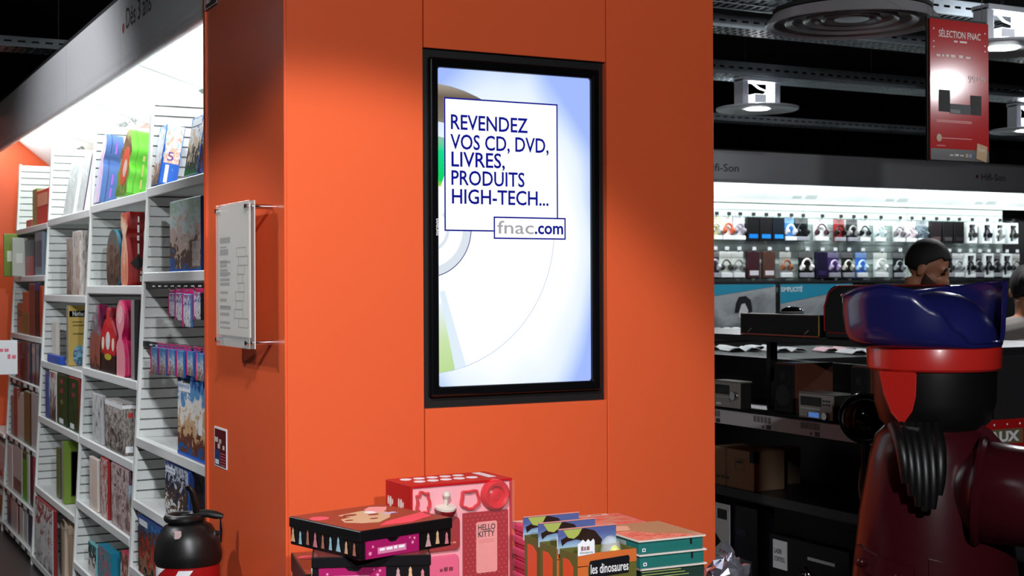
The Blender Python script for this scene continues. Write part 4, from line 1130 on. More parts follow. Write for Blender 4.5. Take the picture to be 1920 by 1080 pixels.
K, Wt, Gy = (16, 16, 18), (226, 230, 232), (120, 124, 128)
rows = [
    [(1343, 'card', (200, 196, 150), (190, 190, 190), 'yellow and white pack at the column end of the upper row'), (1366, 'card', (220, 216, 212), (200, 90, 60), 'white pack with orange earphones in the upper row'), (1387, 'card', (214, 214, 222), (150, 140, 150), 'silver white pack left of the blue edged boxes'),
     (1412, 'solid', K, (30, 120, 210), 'black box with a blue base, first of three'), (1436, 'solid', (24, 22, 24), (36, 130, 220), 'black box with a blue base, second of three'), (1460, 'solid', (20, 26, 36), (40, 140, 230), 'black box with a wide blue base, third of three'), (1483, 'card', (60, 130, 200), (225, 230, 240), 'bright blue pack beside the blue based boxes'),
     (1505, 'wide', (18, 20, 24), (40, 44, 50), 'wide black headphone pack right of the bright blue pack'), (1541, 'wide', (220, 222, 222), (70, 40, 50), 'white pack with dark plum headphones'), (1576, 'card', (140, 40, 44), (24, 20, 22), 'red headed pack with black headphones'), (1600, 'card', (28, 28, 30), (150, 150, 150), 'black pack with grey headphones beside the red one'),
     (1622, 'card', (214, 220, 222), (26, 26, 28), 'white pack with black headphones in the upper row'), (1651, 'card', (222, 230, 230), (190, 206, 210), 'all white headphone pack in the upper row'), (1687, 'card', (206, 210, 214), (120, 110, 114), 'white pack with grey headphones above the man'), (1709, 'card', (226, 218, 222), (210, 196, 204), 'pale pink headphone pack above the man'), (1731, 'card', (120, 136, 146), (90, 104, 116), 'blue grey pack above the man'),
     (1755, 'solid', (34, 28, 32), (90, 70, 74), 'dark plum box right of the blue grey pack'), (1777, 'solid', (24, 22, 24), (70, 66, 70), 'charcoal box between dark boxes in the upper row'), (1798, 'solid', (16, 14, 16), (40, 36, 40), 'black box beside the white window boxes'), (1822, 'frame', Wt, (60, 60, 60), 'white window box, first of four in the upper row'), (1850, 'frame', Wt, (20, 22, 30), 'white window box with a dark tall insert'), (1874, 'frame', Wt, (180, 184, 180), 'white window box with silver headphones'), (1899, 'frame', Wt, (50, 48, 44), 'white window box at the end of the upper row')],
    [(1340, 'card', (60, 50, 56), (190, 190, 196), 'dark pack at the column end of the lower row'), (1362, 'card', (214, 216, 210), (60, 60, 60), 'striped white pack in the lower row'), (1385, 'card', (206, 210, 206), (110, 112, 110), 'white pack with grey earphones in the lower row'), (1413, 'solid', (60, 30, 38), (210, 206, 214), 'wine red box with a white foot'), (1442, 'solid', (84, 56, 48), (216, 206, 214), 'brown box with a white foot'), (1475, 'card', (160, 160, 158), (150, 90, 60), 'grey pack with copper earphones'),
     (1513, 'wide', (14, 13, 14), (235, 232, 232), 'black pack with large white headphones'), (1541, 'solid', (28, 22, 50), (50, 40, 80), 'very dark violet box'), (1565, 'card', (60, 46, 100), (190, 170, 210), 'purple pack with lilac earphones'), (1591, 'card', (24, 24, 26), (200, 196, 186), 'black pack with cream earphones'), (1617, 'card', (60, 110, 200), (190, 220, 250), 'glowing blue pack in the lower row'), (1653, 'wide', (206, 212, 208), (228, 232, 230), 'wide white pack left of the man'),
     (1687, 'card', (30, 32, 36), (140, 144, 148), 'dark pack with silver earphones beside the man'), (1779, 'card', (22, 22, 24), (60, 60, 62), 'black pack right of the man'), (1798, 'card', (190, 192, 196), (150, 152, 156), 'silver pack left of the lower window boxes'), (1819, 'frame', Wt, (30, 30, 32), 'white window box, first of three in the lower row'), (1836, 'card', (40, 42, 46), (110, 112, 116), 'dark pack between white window boxes'), (1853, 'frame', Wt, (34, 36, 40), 'white window box, second of three in the lower row'), (1870, 'card', (34, 36, 40), (90, 92, 96), 'charcoal pack between the lower window boxes'), (1887, 'frame', Wt, (36, 36, 40), 'white window box, third of three in the lower row'), (1906, 'card', (190, 188, 184), (60, 60, 62), 'silver grey pack at the end of the lower row')]]
for r_i, row in enumerate(rows):
    for a in row:
        headphone_pack(a[0], r_i, a[1], a[2], a[3], a[4])

# two advertising panels under the headphones
TEALP = mat('teal print', rgb(36, 138, 170), 0.45)
for i, (x0, x1) in enumerate(((1322, 1456), (1461, 1600))):
    Yp = YW - 0.22
    p0, p1 = P(x0, 533, Y=Yp), P(x1, 622, Y=Yp)
    W, H = p1.x - p0.x, 0.46
    T = thing('wall_poster', ('teal and grey poster panel with a dark haired portrait under the headphones', 'teal and grey poster panel with white capitals under the headphones')[i], 'poster', (p0.x, Yp, 1.19))
    F0 = Fr((0, 0, 0), (1, 0, 0), (0, 0, 1))
    MB().rect(F0, 0, W, 0, H, -0.02, 0).build('board', BLACK, T)
    MB().rect(F0, 0.012, W - 0.012, 0.012, H - 0.01, 0, 0.002).build('grey_field', art('poster grey', [(60, 62, 66), (110, 113, 118), (150, 154, 158), (168, 172, 176)], 1.2, 50, zmix=0.3, sharp=False), T)
    MB().prism(F0, [(0.012, H - 0.01), (0.012, H - (0.13 if i == 0 else 0.20)), (W - 0.012, H - (0.03 if i == 0 else 0.06)), (W - 0.012, H - 0.01)], 0.002, 0.003).build('teal_band', TEALP, T)
    if i == 0:
        cx = P(1393, 580, Y=Yp).x - p0.x
        c_z = 0.2
        MB().prism(F0, [(cx - 0.10, c_z - 0.02), (cx - 0.085, c_z + 0.07), (cx - 0.05, c_z + 0.13), (cx + 0.03, c_z + 0.14), (cx + 0.09, c_z + 0.1), (cx + 0.11, c_z), (cx + 0.07, c_z - 0.04), (cx, c_z - 0.02)], 0.003, 0.004).build('hair_print', solid((34, 34, 38)), T)
        MB().prism(F0, [(cx - 0.05, c_z - 0.02), (cx - 0.02, c_z + 0.06), (cx + 0.02, c_z + 0.07), (cx + 0.06, c_z), (cx + 0.04, c_z - 0.07), (cx - 0.01, c_z - 0.09), (cx - 0.05, c_z - 0.06)], 0.004, 0.005).build('face_print', solid((196, 196, 198)), T)
    else:
        text('lettering', 'SIMPLICITÉ', F0, 0.02, H - 0.085, 0.26, 0.06, mat('poster white', rgb(215, 228, 232), 0.5), T, bold=0.02, h=0.0032)
for i, px in enumerate((1345, 1363, 1380)):
    q = P(px, 618, Y=YW - 0.32)
    T = thing('sample_pot', 'small white lidded pot standing in front of the portrait poster, %s' % ['by the column', 'the middle of three', 'last of three'][i], 'pot', (q.x, q.y, 1.16), group='white pots before the poster')
    MB().lathe([(0.03, 0), (0.042, 0.01), (0.045, 0.05), (0.04, 0.055)], n=16).build('pot', solid((190, 192, 192)), T, smooth=True)
    MB().lathe([(0.046, 0.05), (0.047, 0.07), (0.02, 0.078), (0.0001, 0.079)], n=16).build('lid', solid((215, 216, 216)), T, smooth=True)
T = thing('back_counter', 'long black counter below the posters and headphones', 'counter', (6.2, YW - 0.5, 0))
MB().box(0, 5.4, 0, 0.44, 1.12, 1.16).build('worktop', DARK, T, bevel=0.004)
for i in range(4):
    MB().box(i * 1.35 + 0.003, (i + 1) * 1.35 - 0.003, 0.02, 0.44, 0.05, 1.12).build('cabinet_front', BLACK, T)

# ------------------------------------------------------------------ hi-fi gondola in front
GX0, GX1, GY0, GY1 = 3.9, 4.42, 3.64, 6.3
GON = thing('hifi_gondola', 'black hi-fi display gondola with white price strip, right of the orange column', 'shelf', (GX0, GY0, 0))
gm = mat('gondola black', rgb(20, 20, 21), 0.45)


def gput(mb, name, m, **k): return shift(mb, GON.location).build(name, m, GON, **k)


gput(MB().box(GX0, GX1, GY0, GY1, 1.385, 1.412), 'top_shelf', mat('gondola top', rgb(34, 34, 36), 0.4), bevel=0.003)
gput(MB().box(GX0, GX1, GY0 + 0.03, GY1, 1.035, 1.058), 'shelf', gm)
gput(MB().box(GX0 + 0.02, GX1, GY0 + 0.03, GY1, 0.66, 0.69), 'shelf', mat('gondola shelf', rgb(44, 44, 46), 0.4))
gput(MB().box(GX0 + 0.012, GX0 + 0.02, GY0 + 0.03, GY1, 0.65, 0.692), 'shelf_edge', mat('gondola edge', rgb(60, 60, 62), 0.35))
gput(MB().box(GX0 - 0.03, GX1, GY0 + 0.03, GY1, 0.22, 0.25), 'shelf', gm)
gput(MB().box(GX1 - 0.02, GX1, GY0, GY1, 0, 1.27), 'back_panel', gm)
gput(MB().box(GX0, GX1 + 0.3, GY0, GY0 + 0.03, 0, 1.385), 'end_panel', mat('gondola end', rgb(38, 38, 40), 0.5))
gput(MB().box(GX0, GX1, GY1, GY1 + 0.03, 0, 1.385), 'end_panel', gm)
gput(MB().box(GX0 + 0.2, GX0 + 0.24, 5.22, 5.25, 1.058, 1.385), 'post', gm)
strip = mat('price strip', rgb(200, 198, 202), 0.4)
gput(MB().box(GX0 - 0.012, GX0, GY0 + 0.03, GY1, 0.992, 1.055), 'price_strip', strip)
for yc in (5.33, 4.95, 4.62, 4.12):
    for j in range(5):
        gput(MB().box(GX0 - 0.0135, GX0 - 0.012, yc + j * 0.026, yc + j * 0.026 + 0.02, 1.022, 1.05), 'price_code', solid((120, 116, 120)))
    gput(MB().box(GX0 - 0.0135, GX0 - 0.012, yc, yc + 0.03, 0.995, 1.014), 'price_code', solid((60, 54, 58)))
    gput(MB().box(GX0 - 0.0135, GX0 - 0.012, yc + 0.05, yc + 0.06, 0.997, 1.01), 'price_code', solid((130, 50, 60)))


def on_gondola(name, label, cat, x0, xm, x1, z, yt, inset=0.0, depth=None, **k):
    Xf = GX0 + inset
    yn, yf = P(xm, 540, X=Xf).y, P(x0, 540, X=Xf).y
    xb = min(P(x1, 540, Y=yn).x, GX1 - 0.025) if depth is None else Xf + depth
    H = P(xm, yt, X=Xf).z - z
    T = thing(name, label, cat, (Xf, yn, z), **k)
    return T, yf - yn, xb - Xf, H


SILV = mat('hifi silver', rgb(168, 162, 156), 0.35, 0.5)
for x0, xm, x1, yt, lab, disp in ((1338, 1385, 1408, 717, 'silver receiver with one big knob at the column end of the hi-fi shelf', 0), (1497, 1560, 1598, 741, 'compact silver disc player with a blue display on the hi-fi shelf', 1)):
    T, W, Dp, H = on_gondola('hifi_player', lab, 'hi-fi', x0, xm, x1, 1.059, yt, inset=0.02)
    MB().box(0.008, Dp, 0.002, W - 0.002, 0.004, H - 0.003).build('case', mat('hifi case', rgb(36, 34, 33), 0.4), T, bevel=0.002)
    MB().box(0.0, 0.01, 0, W, 0.006, H).build('front_plate', SILV, T, bevel=0.0015)
    MB().box(0.0, Dp + 0.004, 0.0, W, H - 0.004, H + 0.002).build('top_plate', SILV, T)
    Fd = Fr((0, W, 0), (0, -1, 0), (0, 0, 1))
    MB().rect(Fd, W * 0.06, W * (0.62 if disp == 0 else 0.68), H * 0.52, H * 0.86, 0, 0.002).build('display_window', BLACKG, T)
    MB().rect(Fd, W * 0.06, W * 0.66, H * 0.40, H * 0.44, 0, 0.004).build('disc_tray', CHROME, T)
    if disp:
        MB().rect(Fd, W * 0.3, W * 0.6, H * 0.1, H * 0.28, 0, 0.002).build('lit_display', mat('blue lcd', rgb(60, 100, 160), 0.3, emit=rgb(90, 140, 220), estr=0.5), T)
        for r_ in range(2):
            for c_ in range(3):
                MB().rect(Fd, W * (0.73 + 0.08 * c_), W * (0.77 + 0.08 * c_), H * (0.58 + 0.14 * r_), H * (0.64 + 0.14 * r_), 0, 0.003).build('button', DARK, T)
    kz = H * (0.2 if disp else 0.5)
    MB().tube([Fd(W * 0.84, kz, 0), Fd(W * 0.84, kz, 0.018)], 0.016 if disp else 0.02, 16).build('volume_knob', CHROME, T, smooth=True)
    for i in range(4):
        MB().rect(Fd, W * (0.1 + 0.05 * i), W * (0.125 + 0.05 * i), H * 0.14, H * 0.2, 0, 0.003).build('button', CHROME if disp else titles, T)
    for yy in (0.02, W - 0.03):
        for xx in (0.03, Dp - 0.03):
            MB().lathe([(0.01, 0), (0.01, 0.007)], (xx, yy, 0), n=12).build('foot', BLACK, T)
WOOD = mat('speaker wood', rgb(88, 48, 34), 0.45, grain=0.25, gscale=3, stretch=(1, 1, 12))
for x0, xm, x1, yt, lab in ((1453, 1491, 1561, 682, 'brown wooden bookshelf speaker behind the compact disc player'), (1597, 1632, 1660, 688, 'brown wooden bookshelf speaker half hidden by the statue')):
    T, W, Dp, H = on_gondola('bookshelf_speaker', lab, 'speaker', x0, xm, x1, 1.059, yt, inset=0.13, group='wooden speakers on the hi-fi shelf')
    MB().box(0, Dp, 0, W, 0, H).build('cabinet', WOOD, T, bevel=0.002)
    Fd = Fr((0, W, 0), (0, -1, 0), (0, 0, 1))
    MB().rect(Fd, 0.004, W - 0.004, 0.004, H - 0.006, 0, 0.012).build('grille', mat('speaker cloth', rgb(14, 13, 13), 0.9), T, bevel=0.003)
    for b, r in ((0.35, 0.05), (0.74, 0.02)):
        MB().lathe([(r, 0), (r, 0.003), (r * 0.7, 0.001)], Fd(W / 2, H * b, 0.0125), (-1, 0, 0), n=20).build('driver_cone', DARK, T, smooth=True)
    MB().box(0.02, 0.05, W * 0.3, W * 0.6, H - 0.0005, H + 0.002).build('top_sticker', solid((30, 90, 180)), T)
# carton with a black corner patch, on the low shelf
T, W, Dp, H = on_gondola('cardboard_box', 'brown cardboard box with a dark corner on the low hi-fi shelf beside the column', 'box', 1334, 1412, 1470, 0.691, 848, inset=0.03)
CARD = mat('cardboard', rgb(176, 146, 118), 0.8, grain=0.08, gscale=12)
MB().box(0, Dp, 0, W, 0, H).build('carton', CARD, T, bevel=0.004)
Fd = Fr((0, W, 0), (0, -1, 0), (0, 0, 1))
MB().rect(Fd, W * 0.33, W * 0.35, 0, H, 0, 0.001).build('seam_shade', solid((90, 70, 52)), T)  # dark line painted for the shade in the carton's flap seam
MB().frame(Fd, W * 0.56, W * 0.78, H * 0.48, H * 0.78, 0.003, 0, 0.001).build('print_frame', solid((104, 84, 66)), T)
MB().rect(Fd, W * 0.6, W * 0.74, H * 0.66, H * 0.73, 0, 0.001).build('print_bar', solid((60, 48, 40)), T)
text('lettering', '~3', Fd, W * 0.12, H * 0.2, W * 0.3, H * 0.09, solid((80, 62, 48)), T, bold=0.02, h=0.001)
MB().box(-0.002, 0.03, 0, 0.03, H * 0.72, H + 0.002).build('dark_patch', BLACK, T)  # black patch over the near upper corner
# second dark carton behind it
T, W, Dp, H = on_gondola('cardboard_box', 'plain second carton standing behind the cardboard box with the dark corner', 'box', 1418, 1440, 1500, 0.691, 842, inset=0.2)
MB().box(0, Dp, 0, W, 0, H).build('carton', CARD, T, bevel=0.004)
MB().box(-0.001, 0, W * 0.3, W * 0.7, H * 0.4, H * 0.7).build('label_patch', solid((150, 122, 96)), T)
# bottom shelf packages
for nm, lab, x0, xm, x1, yt, c, ins, parts in (('boxed_speaker', 'white box with a dark window at the foot of the column', 1334, 1366, 1368, 947, (190, 192, 188), 0.0, 'w'), ('boxed_amplifier', 'dark navy box with a grey sticker on the bottom hi-fi shelf', 1368, 1418, 1450, 955, (18, 18, 30), 0.02, 'n'), ('boxed_turntable', 'long black box with a white information card on the bottom hi-fi shelf', 1440, 1590, 1612, 1036, (14, 14, 15), 0.03, 'k')):
    T, W, Dp, H = on_gondola(nm, lab, 'box', x0, xm, x1, 0.251, yt, inset=ins)
    H = min(H, 0.39)
    MB().box(0, Dp, 0, W, 0, H).build('box', solid(c), T, bevel=0.003)
    Fd = Fr((0, W, 0), (0, -1, 0), (0, 0, 1))
    if parts == 'w':
        MB().rect(Fd, W * 0.3, W * 0.85, H * 0.8, H * 0.93, 0, 0.001).build('window_print', solid((30, 30, 32)), T)
        MB().rect(Fd, 0, W, H * 0.3, H * 0.31, 0, 0.001).build('seam', solid((110, 112, 112)), T)
        MB().prism(Fd, [(0.0, H * 0.36), (W * 0.5, H * 0.5), (0.0, H * 0.66)], 0, 0.001).build('arrow_print', BLACK, T)
    elif parts == 'n':
        MB().rect(Fd, W * 0.32, W * 0.8, H * 0.05, H * 0.33, 0, 0.001).build('sticker', solid((96, 96, 98)), T)
        MB().rect(Fd, W * 0.2, W * 0.6, H * 0.62, H * 0.7, 0, 0.001).build('title_strip', solid((40, 38, 70)), T)
    else:
        MB().rect(Fd, W * 0.06, W * 0.24, H * 0.45, H * 0.92, 0, 0.004).build('information_card', titles, T)
        text('lettering', 'LASER', Fd, W * 0.08, H * 0.70, W * 0.1, H * 0.08, INKK, T, bold=0.02, h=0.0042)
        text('lettering', 'CONTROL', Fd, W * 0.08, H * 0.57, W * 0.14, H * 0.08, INKK, T, bold=0.02, h=0.0042)
        MB().rect(Fd, W * 0.5, W * 0.83, H * 0.72, H * 0.77, 0, 0.001).build('title_strip', solid((190, 190, 192)), T)
# crinkled foil bag and glossy helmet-like items low at the front
rf = random.Random(5)


def crumple(name, label, cat, c, r, m, rz=0.7, seed=1, pn='bag', knot=True):
    rg = random.Random(seed)
    T = thing(name, label, cat, (c.x, c.y, c.z - r * rz))
    mb = MB().ball((0, 0, r * rz), r, r, r * rz, n=18)
    mb.v = [(v[0] * (1 + rg.uniform(-.22, .22)), v[1] * (1 + rg.uniform(-.22, .22)), max(0.0, v[2] * (1 + rg.uniform(-.14, .14)))) for v in mb.v]
    mb.build(pn, m, T)
    if knot:
        MB().tube([(0, 0, 2 * r * rz - 0.02), (0.01, 0, 2 * r * rz + 0.015), (0.0, 0.02, 2 * r * rz + 0.03)], [0.02, 0.012, 0.02], 7).build('twist', m, T)
    return T


FOIL = mat('foil', rgb(190, 190, 192), 0.12, 1.0)
q = P(1512, 1080, X=GX0 + 0.10)
crumple('foil_bag', 'crinkled silver foil bag in front of the long black box', 'bag', Vector((GX0 - 0.12, P(1512, 1080, X=GX0 - 0.12).y, 0.34)), 0.11, FOIL, seed=4)
T = thing('product_plinth', 'low black plinth under the foil bag', 'plinth', (GX0 - 0.3, P(1512, 1080, X=GX0 - 0.12).y - 0.2, 0))
MB().box(0, 0.26, 0, 0.42, 0, 0.24).build('block', gm, T, bevel=0.004)
MB().box(0, 0.26, 0, 0.42, 0.24, 0.262).build('top', DARK, T, bevel=0.004)

# on top of the gondola
T, W, Dp, H = on_gondola('soundbar_box', 'flat black box with a thin yellow edge line on top of the gondola', 'box', 1388, 1536, 1552, 1.413, 591, inset=0.05)
MB().box(0, Dp, 0, W, 0, H).build('box', solid((13, 12, 12)), T, bevel=0.002)
Fd = Fr((0, W, 0), (0, -1, 0), (0, 0, 1))
YEL = solid((190, 160, 80))
MB().rect(Fd, 0, W, 0, 0.006, 0, 0.001).build('edge_line', solid((170, 90, 70)), T)
MB().rect(Fd, 0, W, H - 0.004, H, 0, 0.001).build('edge_line', solid((120, 110, 100)), T)
MB().rect(Fd, W - 0.006, W, 0, H, 0, 0.001).build('edge_line', YEL, T)
for u in (0.1, 0.82):
    MB().prism(Fd, [(W * u, H * 0.14), (W * (u + 0.05), H * 0.32), (W * (u + 0.054), H * 0.3), (W * (u + 0.006), H * 0.12)], 0, 0.001).build('print_dash', solid((170, 160, 140)), T)
qb = P(1485, 588, X=GX0 + 0.16)
T2 = thing('remote_puck', 'small glossy black dome lying on the flat black box', 'gadget', (qb.x, qb.y, 1.413 + H))
MB().lathe([(0.052, 0), (0.054, 0.008), (0.048, 0.02), (0.03, 0.03), (0.0001, 0.033)], n=24, sx=1, sy=1).build('shell', BLACKG, T2, smooth=True)
MB().lathe([(0.056, 0.004), (0.0565, 0.008), (0.055, 0.011)], n=24).build('rim', GREY, T2, smooth=True)
T, W, Dp, H = on_gondola('portable_stereo', 'large glossy black portable stereo with red trim behind the statue hat', 'stereo', 1546, 1792, 1830, 1.413, 534, inset=0.04)
W = min(W, 0.78)
rp = 0.05
rr_ = [(0.0, 0.0), (W, 0.0), (W, H - rp)] + [(W - rp + rp * math.cos(t), H - rp + rp * math.sin(t)) for t in [math.pi / 2 * j / 6 for j in range(1, 7)]] + [(rp * 1.6 - rp * 1.6 * math.sin(t), H - rp * 1.6 + rp * 1.6 * math.cos(t)) for t in [math.pi / 2 * j / 6 for j in range(7)]]
Fd = Fr((0, W, 0), (0, -1, 0), (0, 0, 1))
MB().prism(Fd, rr_, -0.2, 0).build('housing', mat('stereo gloss', rgb(14, 12, 13), 0.2), T, smooth=True, bevel=0.006)
REDT = mat('red trim', rgb(150, 30, 34), 0.25)
MB().tube([Fd(0.0, 0.03, 0.001), Fd(0.0, H - 0.09, 0.001), Fd(0.03, H - 0.03, 0.001), Fd(0.09, H - 0.003, 0.001), Fd(W - 0.06, H - 0.002, 0.001), Fd(W - 0.012, H - 0.03, 0.001)], 0.0035, 6).build('trim', REDT, T, smooth=True)
MB().tube([Fd(0.02, 0.025, 0.001), Fd(W - 0.02, 0.025, 0.001)], 0.003, 6).build('trim', REDT, T, smooth=True)
for a in (0.17, W - 0.17):
    MB().lathe([(0.052, 0), (0.052, 0.006), (0.04, 0.003), (0.001, 0.008)], Fd(a, H * 0.46, 0), (-1, 0, 0), n=24).build('speaker_cone', DARK, T, smooth=True)
# glossy black ball speaker left of the statue's hair
qs = P(1622, 784, D=5.0)
T = thing('ball_speaker', 'glossy black ball shaped speaker on a stalk behind the statue ponytail', 'speaker', (qs.x, qs.y, 1.0))
T.location.z = 0
R = 0.094
MB().lathe([(R * math.sin(math.pi * i / 16) + 1e-6, qs.z - R * math.cos(math.pi * i / 16)) for i in range(17)], n=32).build('shell', BLACKG, T, smooth=True)
pr = Vector((-cam_f.x * 0.75 - cam_r.x * 0.2, -cam_f.y * 0.75 - cam_r.y * 0.2, 0)).normalized()
MB().lathe([(R * 0.78, R * 0.62), (R * 0.84, R * 0.60), (R * 0.80, R * 0.66), (R * 0.7, R * 0.62)], (0, 0, qs.z), pr, n=32).build('rim_ring', mat('rim steel', rgb(120, 124, 128), 0.2, 1.0), T, smooth=True)
MB().tube([(0, 0, qs.z - R + 0.005), (0, 0, 0.02)], 0.016, 12).build('stalk', DARK, T, smooth=True)
MB().lathe([(0.14, 0), (0.14, 0.012), (0.05, 0.025)], n=28).build('foot', DARK, T, smooth=True)
# white cable hanging behind the statue
pts = [P(x, y, X=GX0 - 0.03) for x, y in ((1624, 832), (1620, 858), (1613, 890), (1611, 915), (1616, 945), (1630, 965))]
tag(MB().tube([(GX0 + 0.03, pts[0].y, 1.03)] + pts + [(GX0 + 0.06, pts[-1].y, 0.70)], 0.005, 6).build('loose_cable', solid((190, 188, 186)), smooth=True), 'thin white cable looping down from the hi-fi shelf behind the statue', 'cable')
# magazines on a display table further back
T = thing('display_table', 'black display table behind the gondola holding open magazines', 'table', (5.2, 6.5, 0))
MB().box(0, 2.0, 0, 1.35, 1.165, 1.2).build('table_top', gm, T, bevel=0.004)
for xx in (0.05, 1.9):
    for yy in (0.05, 1.25):
        MB().box(xx, xx + 0.05, yy, yy + 0.05, 0, 1.165).build('leg', gm, T)
for i, (px, py) in enumerate(((1345, 655), (1388, 658), (1430, 655), (1470, 659), (1565, 659), (1612, 663))):
    q = P(px, py, Z=1.202)
    T = thing('magazine', ['open white magazine on the table, nearest the column', 'open grey magazine second from the column', 'curled white magazine in the middle of the table', 'small white leaflet on the table', 'pink and white leaflet near the statue', 'large white brochure near the statue'][i], 'magazine', (q.x, q.y, 1.2025), rz=-YAW + rf.uniform(-.3, .3), group='magazines on the black table')
    for sx in (-1, 1):
        pts = [(sx * a, b) for a, b in ((0, 0.004), (0.04, 0.028), (0.085, 0.024), (0.115, 0.006))]
        mb = MB()
        for j in range(3):
            (a0, z0), (a1, z1) = pts[j], pts[j + 1]
            mb.add([(a0, -0.11, z0), (a1, -0.11, z1), (a1, 0.11, z1), (a0, 0.11, z0)], [(0, 1, 2, 3)])
        o_ = mb.build('page', solid((200, 202, 204) if i != 4 else (215, 170, 180)), T)
        o_.modifiers.new('thickness', 'SOLIDIFY').thickness = 0.004
    MB().box(-0.004, 0.004, -0.11, 0.11, 0, 0.003).build('spine', GREY, T)

# red sign on the gondola end
qa, qc = P(1790, 793, Y=GY0 - 0.012), P(1990, 850, Y=GY0 - 0.012)
T = thing('gift_sign', 'red sign with white capitals on an olive patch behind the statue arm', 'sign', (qa.x, GY0 - 0.012, P(1860, 860, Y=GY0 - 0.012).z - 0.05))
F0 = Fr((0, 0, 0), (1, 0, 0), (0, 0, 1))
Ws, Hs = qc.x - qa.x, P(1860, 788, Y=GY0 - 0.012).z - T.location.z
MB().rect(F0, 0, Ws, 0, Hs, -0.011, 0).build('board', solid((176, 24, 26)), T)
o0, o1 = P(1848, 835, Y=GY0 - 0.012), P(1917, 802, Y=GY0 - 0.012)
MB().rect(F0, o0.x - qa.x - 0.06, o1.x - qa.x, o0.z - T.location.z, o1.z - T.location.z, 0, 0.001).build('olive_patch', solid((110, 100, 72)), T)
t0, t1 = P(1851, 831, Y=GY0 - 0.012), P(1911, 806, Y=GY0 - 0.012)
text('lettering', 'EAUX', F0, t0.x - qa.x - 0.02, t0.z - T.location.z, t1.x - t0.x + 0.02, t1.z - t0.z, INKW, T, bold=0.05, h=0.0012)
for i in range(7):
    MB().prism(F0, [(Ws * (0.12 + 0.12 * i) + 0.004 * math.cos(t), Hs - 0.018 + 0.004 * math.sin(t)) for t in [math.pi * j / 4 for j in range(8)]], 0, 0.001).build('white_dot', titles, T)

# ------------------------------------------------------------------ ceiling: cable trays, lamps, diffuser, banner
def tray(label, y, z, x0, x1, wd=0.22, hgt=0.07, mesh=False):
    T = thing('cable_tray', label, 'cable tray', (x0, y, z), group='cable trays under the ceiling')
    L_ = x1 - x0
    for yy in (0, wd - 0.004):
        mb = MB().box(0, L_, yy, yy + 0.004, 0, hgt * 0.45).box(0, L_, yy, yy + 0.004, hgt * 0.62, hgt)
        for i in range(int(L_ / 0.08) + 1):
            mb.box(max(0, i * 0.08 - 0.035), min(L_, i * 0.08), yy, yy + 0.004, hgt * 0.45, hgt * 0.62)
        mb.build('side_rail', GALV, T)
        MB().box(0, L_, yy - 0.004, yy + 0.008, hgt - 0.006, hgt).build('rail_flange', GALV, T)
    mb = MB()
    step = 0.05
    n = int(L_ / step)
    for i in range(n):
        x = i * step
        if mesh:
            mb.add([(x, 0.004, 0.002), (x + 0.014, 0.004, 0.002), (x + 0.094, wd - 0.004, 0.002), (x + 0.08, wd - 0.004, 0.002)], [(0, 1, 2, 3)])
        else:
            mb.box(x, x + 0.03, 0.004, wd - 0.004, 0, 0.003)
    for yy in (0.004, wd * 0.33, wd * 0.66, wd - 0.02):
        mb.box(0, L_, yy, yy + 0.016, 0, 0.003)
    tag(mb.build('perforated_floor', GALV, T), kind='stuff')
    for x in (0.4, L_ / 2, L_ - 0.4):
        MB().tube([(x, wd / 2, hgt), (x, wd / 2, 3.9 - z)], 0.006, 6).build('hanger_rod', DARK, T)


tray('galvanised mesh cable tray closest to the shop front', 5.55, 3.1, 2.9, 9.2, 0.42, 0.08, True)
tray('galvanised slotted cable tray behind the round ceiling diffuser', 6.38, 3.1, 2.9, 9.2, 0.2, 0.07)
tray('galvanised cable tray directly above the round disc lamp', 7.8, 3.1, 2.9, 11.5, 0.3, 0.09)
tray('galvanised cable tray just in front of the silver audio canopy', 10.05, 3.1, 2.9, 12.5, 0.2, 0.06)
tray('galvanised cable tray over the toy aisle', 8.8, 3.1, -3.0, 1.9, 0.25, 0.06)


def disc_lamp(label, c, r, power, aim=None, rod=True, angle=165, blend=0.5, col=(0.95, 0.97, 1.0), side=None, up=True):
    nm = '_%s_offscreen' % side if side else ''
    T = thing('disc_lamp', label, 'ceiling lamp', c, group='disc lamps under the cable trays')
    WM = mat('lamp metal', rgb(196, 200, 206), 0.4)
    MB().lathe([(0.072, 0.004), (0.09, 0.0), (r * 0.97, -0.012), (r, -0.006), (r, 0.006), (r * 0.97, 0.008), (0.09, 0.018)], n=48).build('reflector_disc', WM, T, smooth=True)
    MB().lathe([(0.078, -0.004), (0.0001, -0.004)], n=32).build('lamp_glass' + nm, LAMPW, T)
    for s in (-1, 1):
        MB().box(s * 0.14 - 0.025, s * 0.14 + 0.025, -0.05, 0.05, 0.008, 0.2).build('side_bracket', WM, T, bevel=0.003)
    MB().box(-0.165, 0.165, -0.06, 0.06, 0.185, 0.215).build('mount_plate', WM, T, bevel=0.003)
    MB().box(-0.05, 0.05, -0.04, 0.04, 0.02, 0.10).build('ballast', mat('ballast white', rgb(232, 232, 236), 0.4), T, bevel=0.004)
    MB().tube([(0.05, 0, 0.09), (0.09, 0.01, 0.13), (0.03, 0.02, 0.15), (-0.05, 0, 0.185)], 0.006, 8).build('lamp_cable', mat('ballast white', rgb(232, 232, 236), 0.4), T, smooth=True)
    if rod:
        MB().tube([(0, 0, 0.215), (0, 0, 3.9 - c[2])], 0.008, 8).build('suspension_rod', DARK, T)
    c = Vector(c)
    if up:
        light('lamp_upglow' + nm, 'POINT', c + Vector((0, 0, 0.14)), c + Vector((0, 0, 1)), 6.0, col, T, shadow_soft_size=0.03)
    light('lamp_spot' + nm, 'SPOT', c + Vector((0, 0, -0.02)), aim or c + Vector((0, 0, -2)), power, col, T, spot_size=math.radians(angle), spot_blend=blend, shadow_soft_size=0.07)
    return T


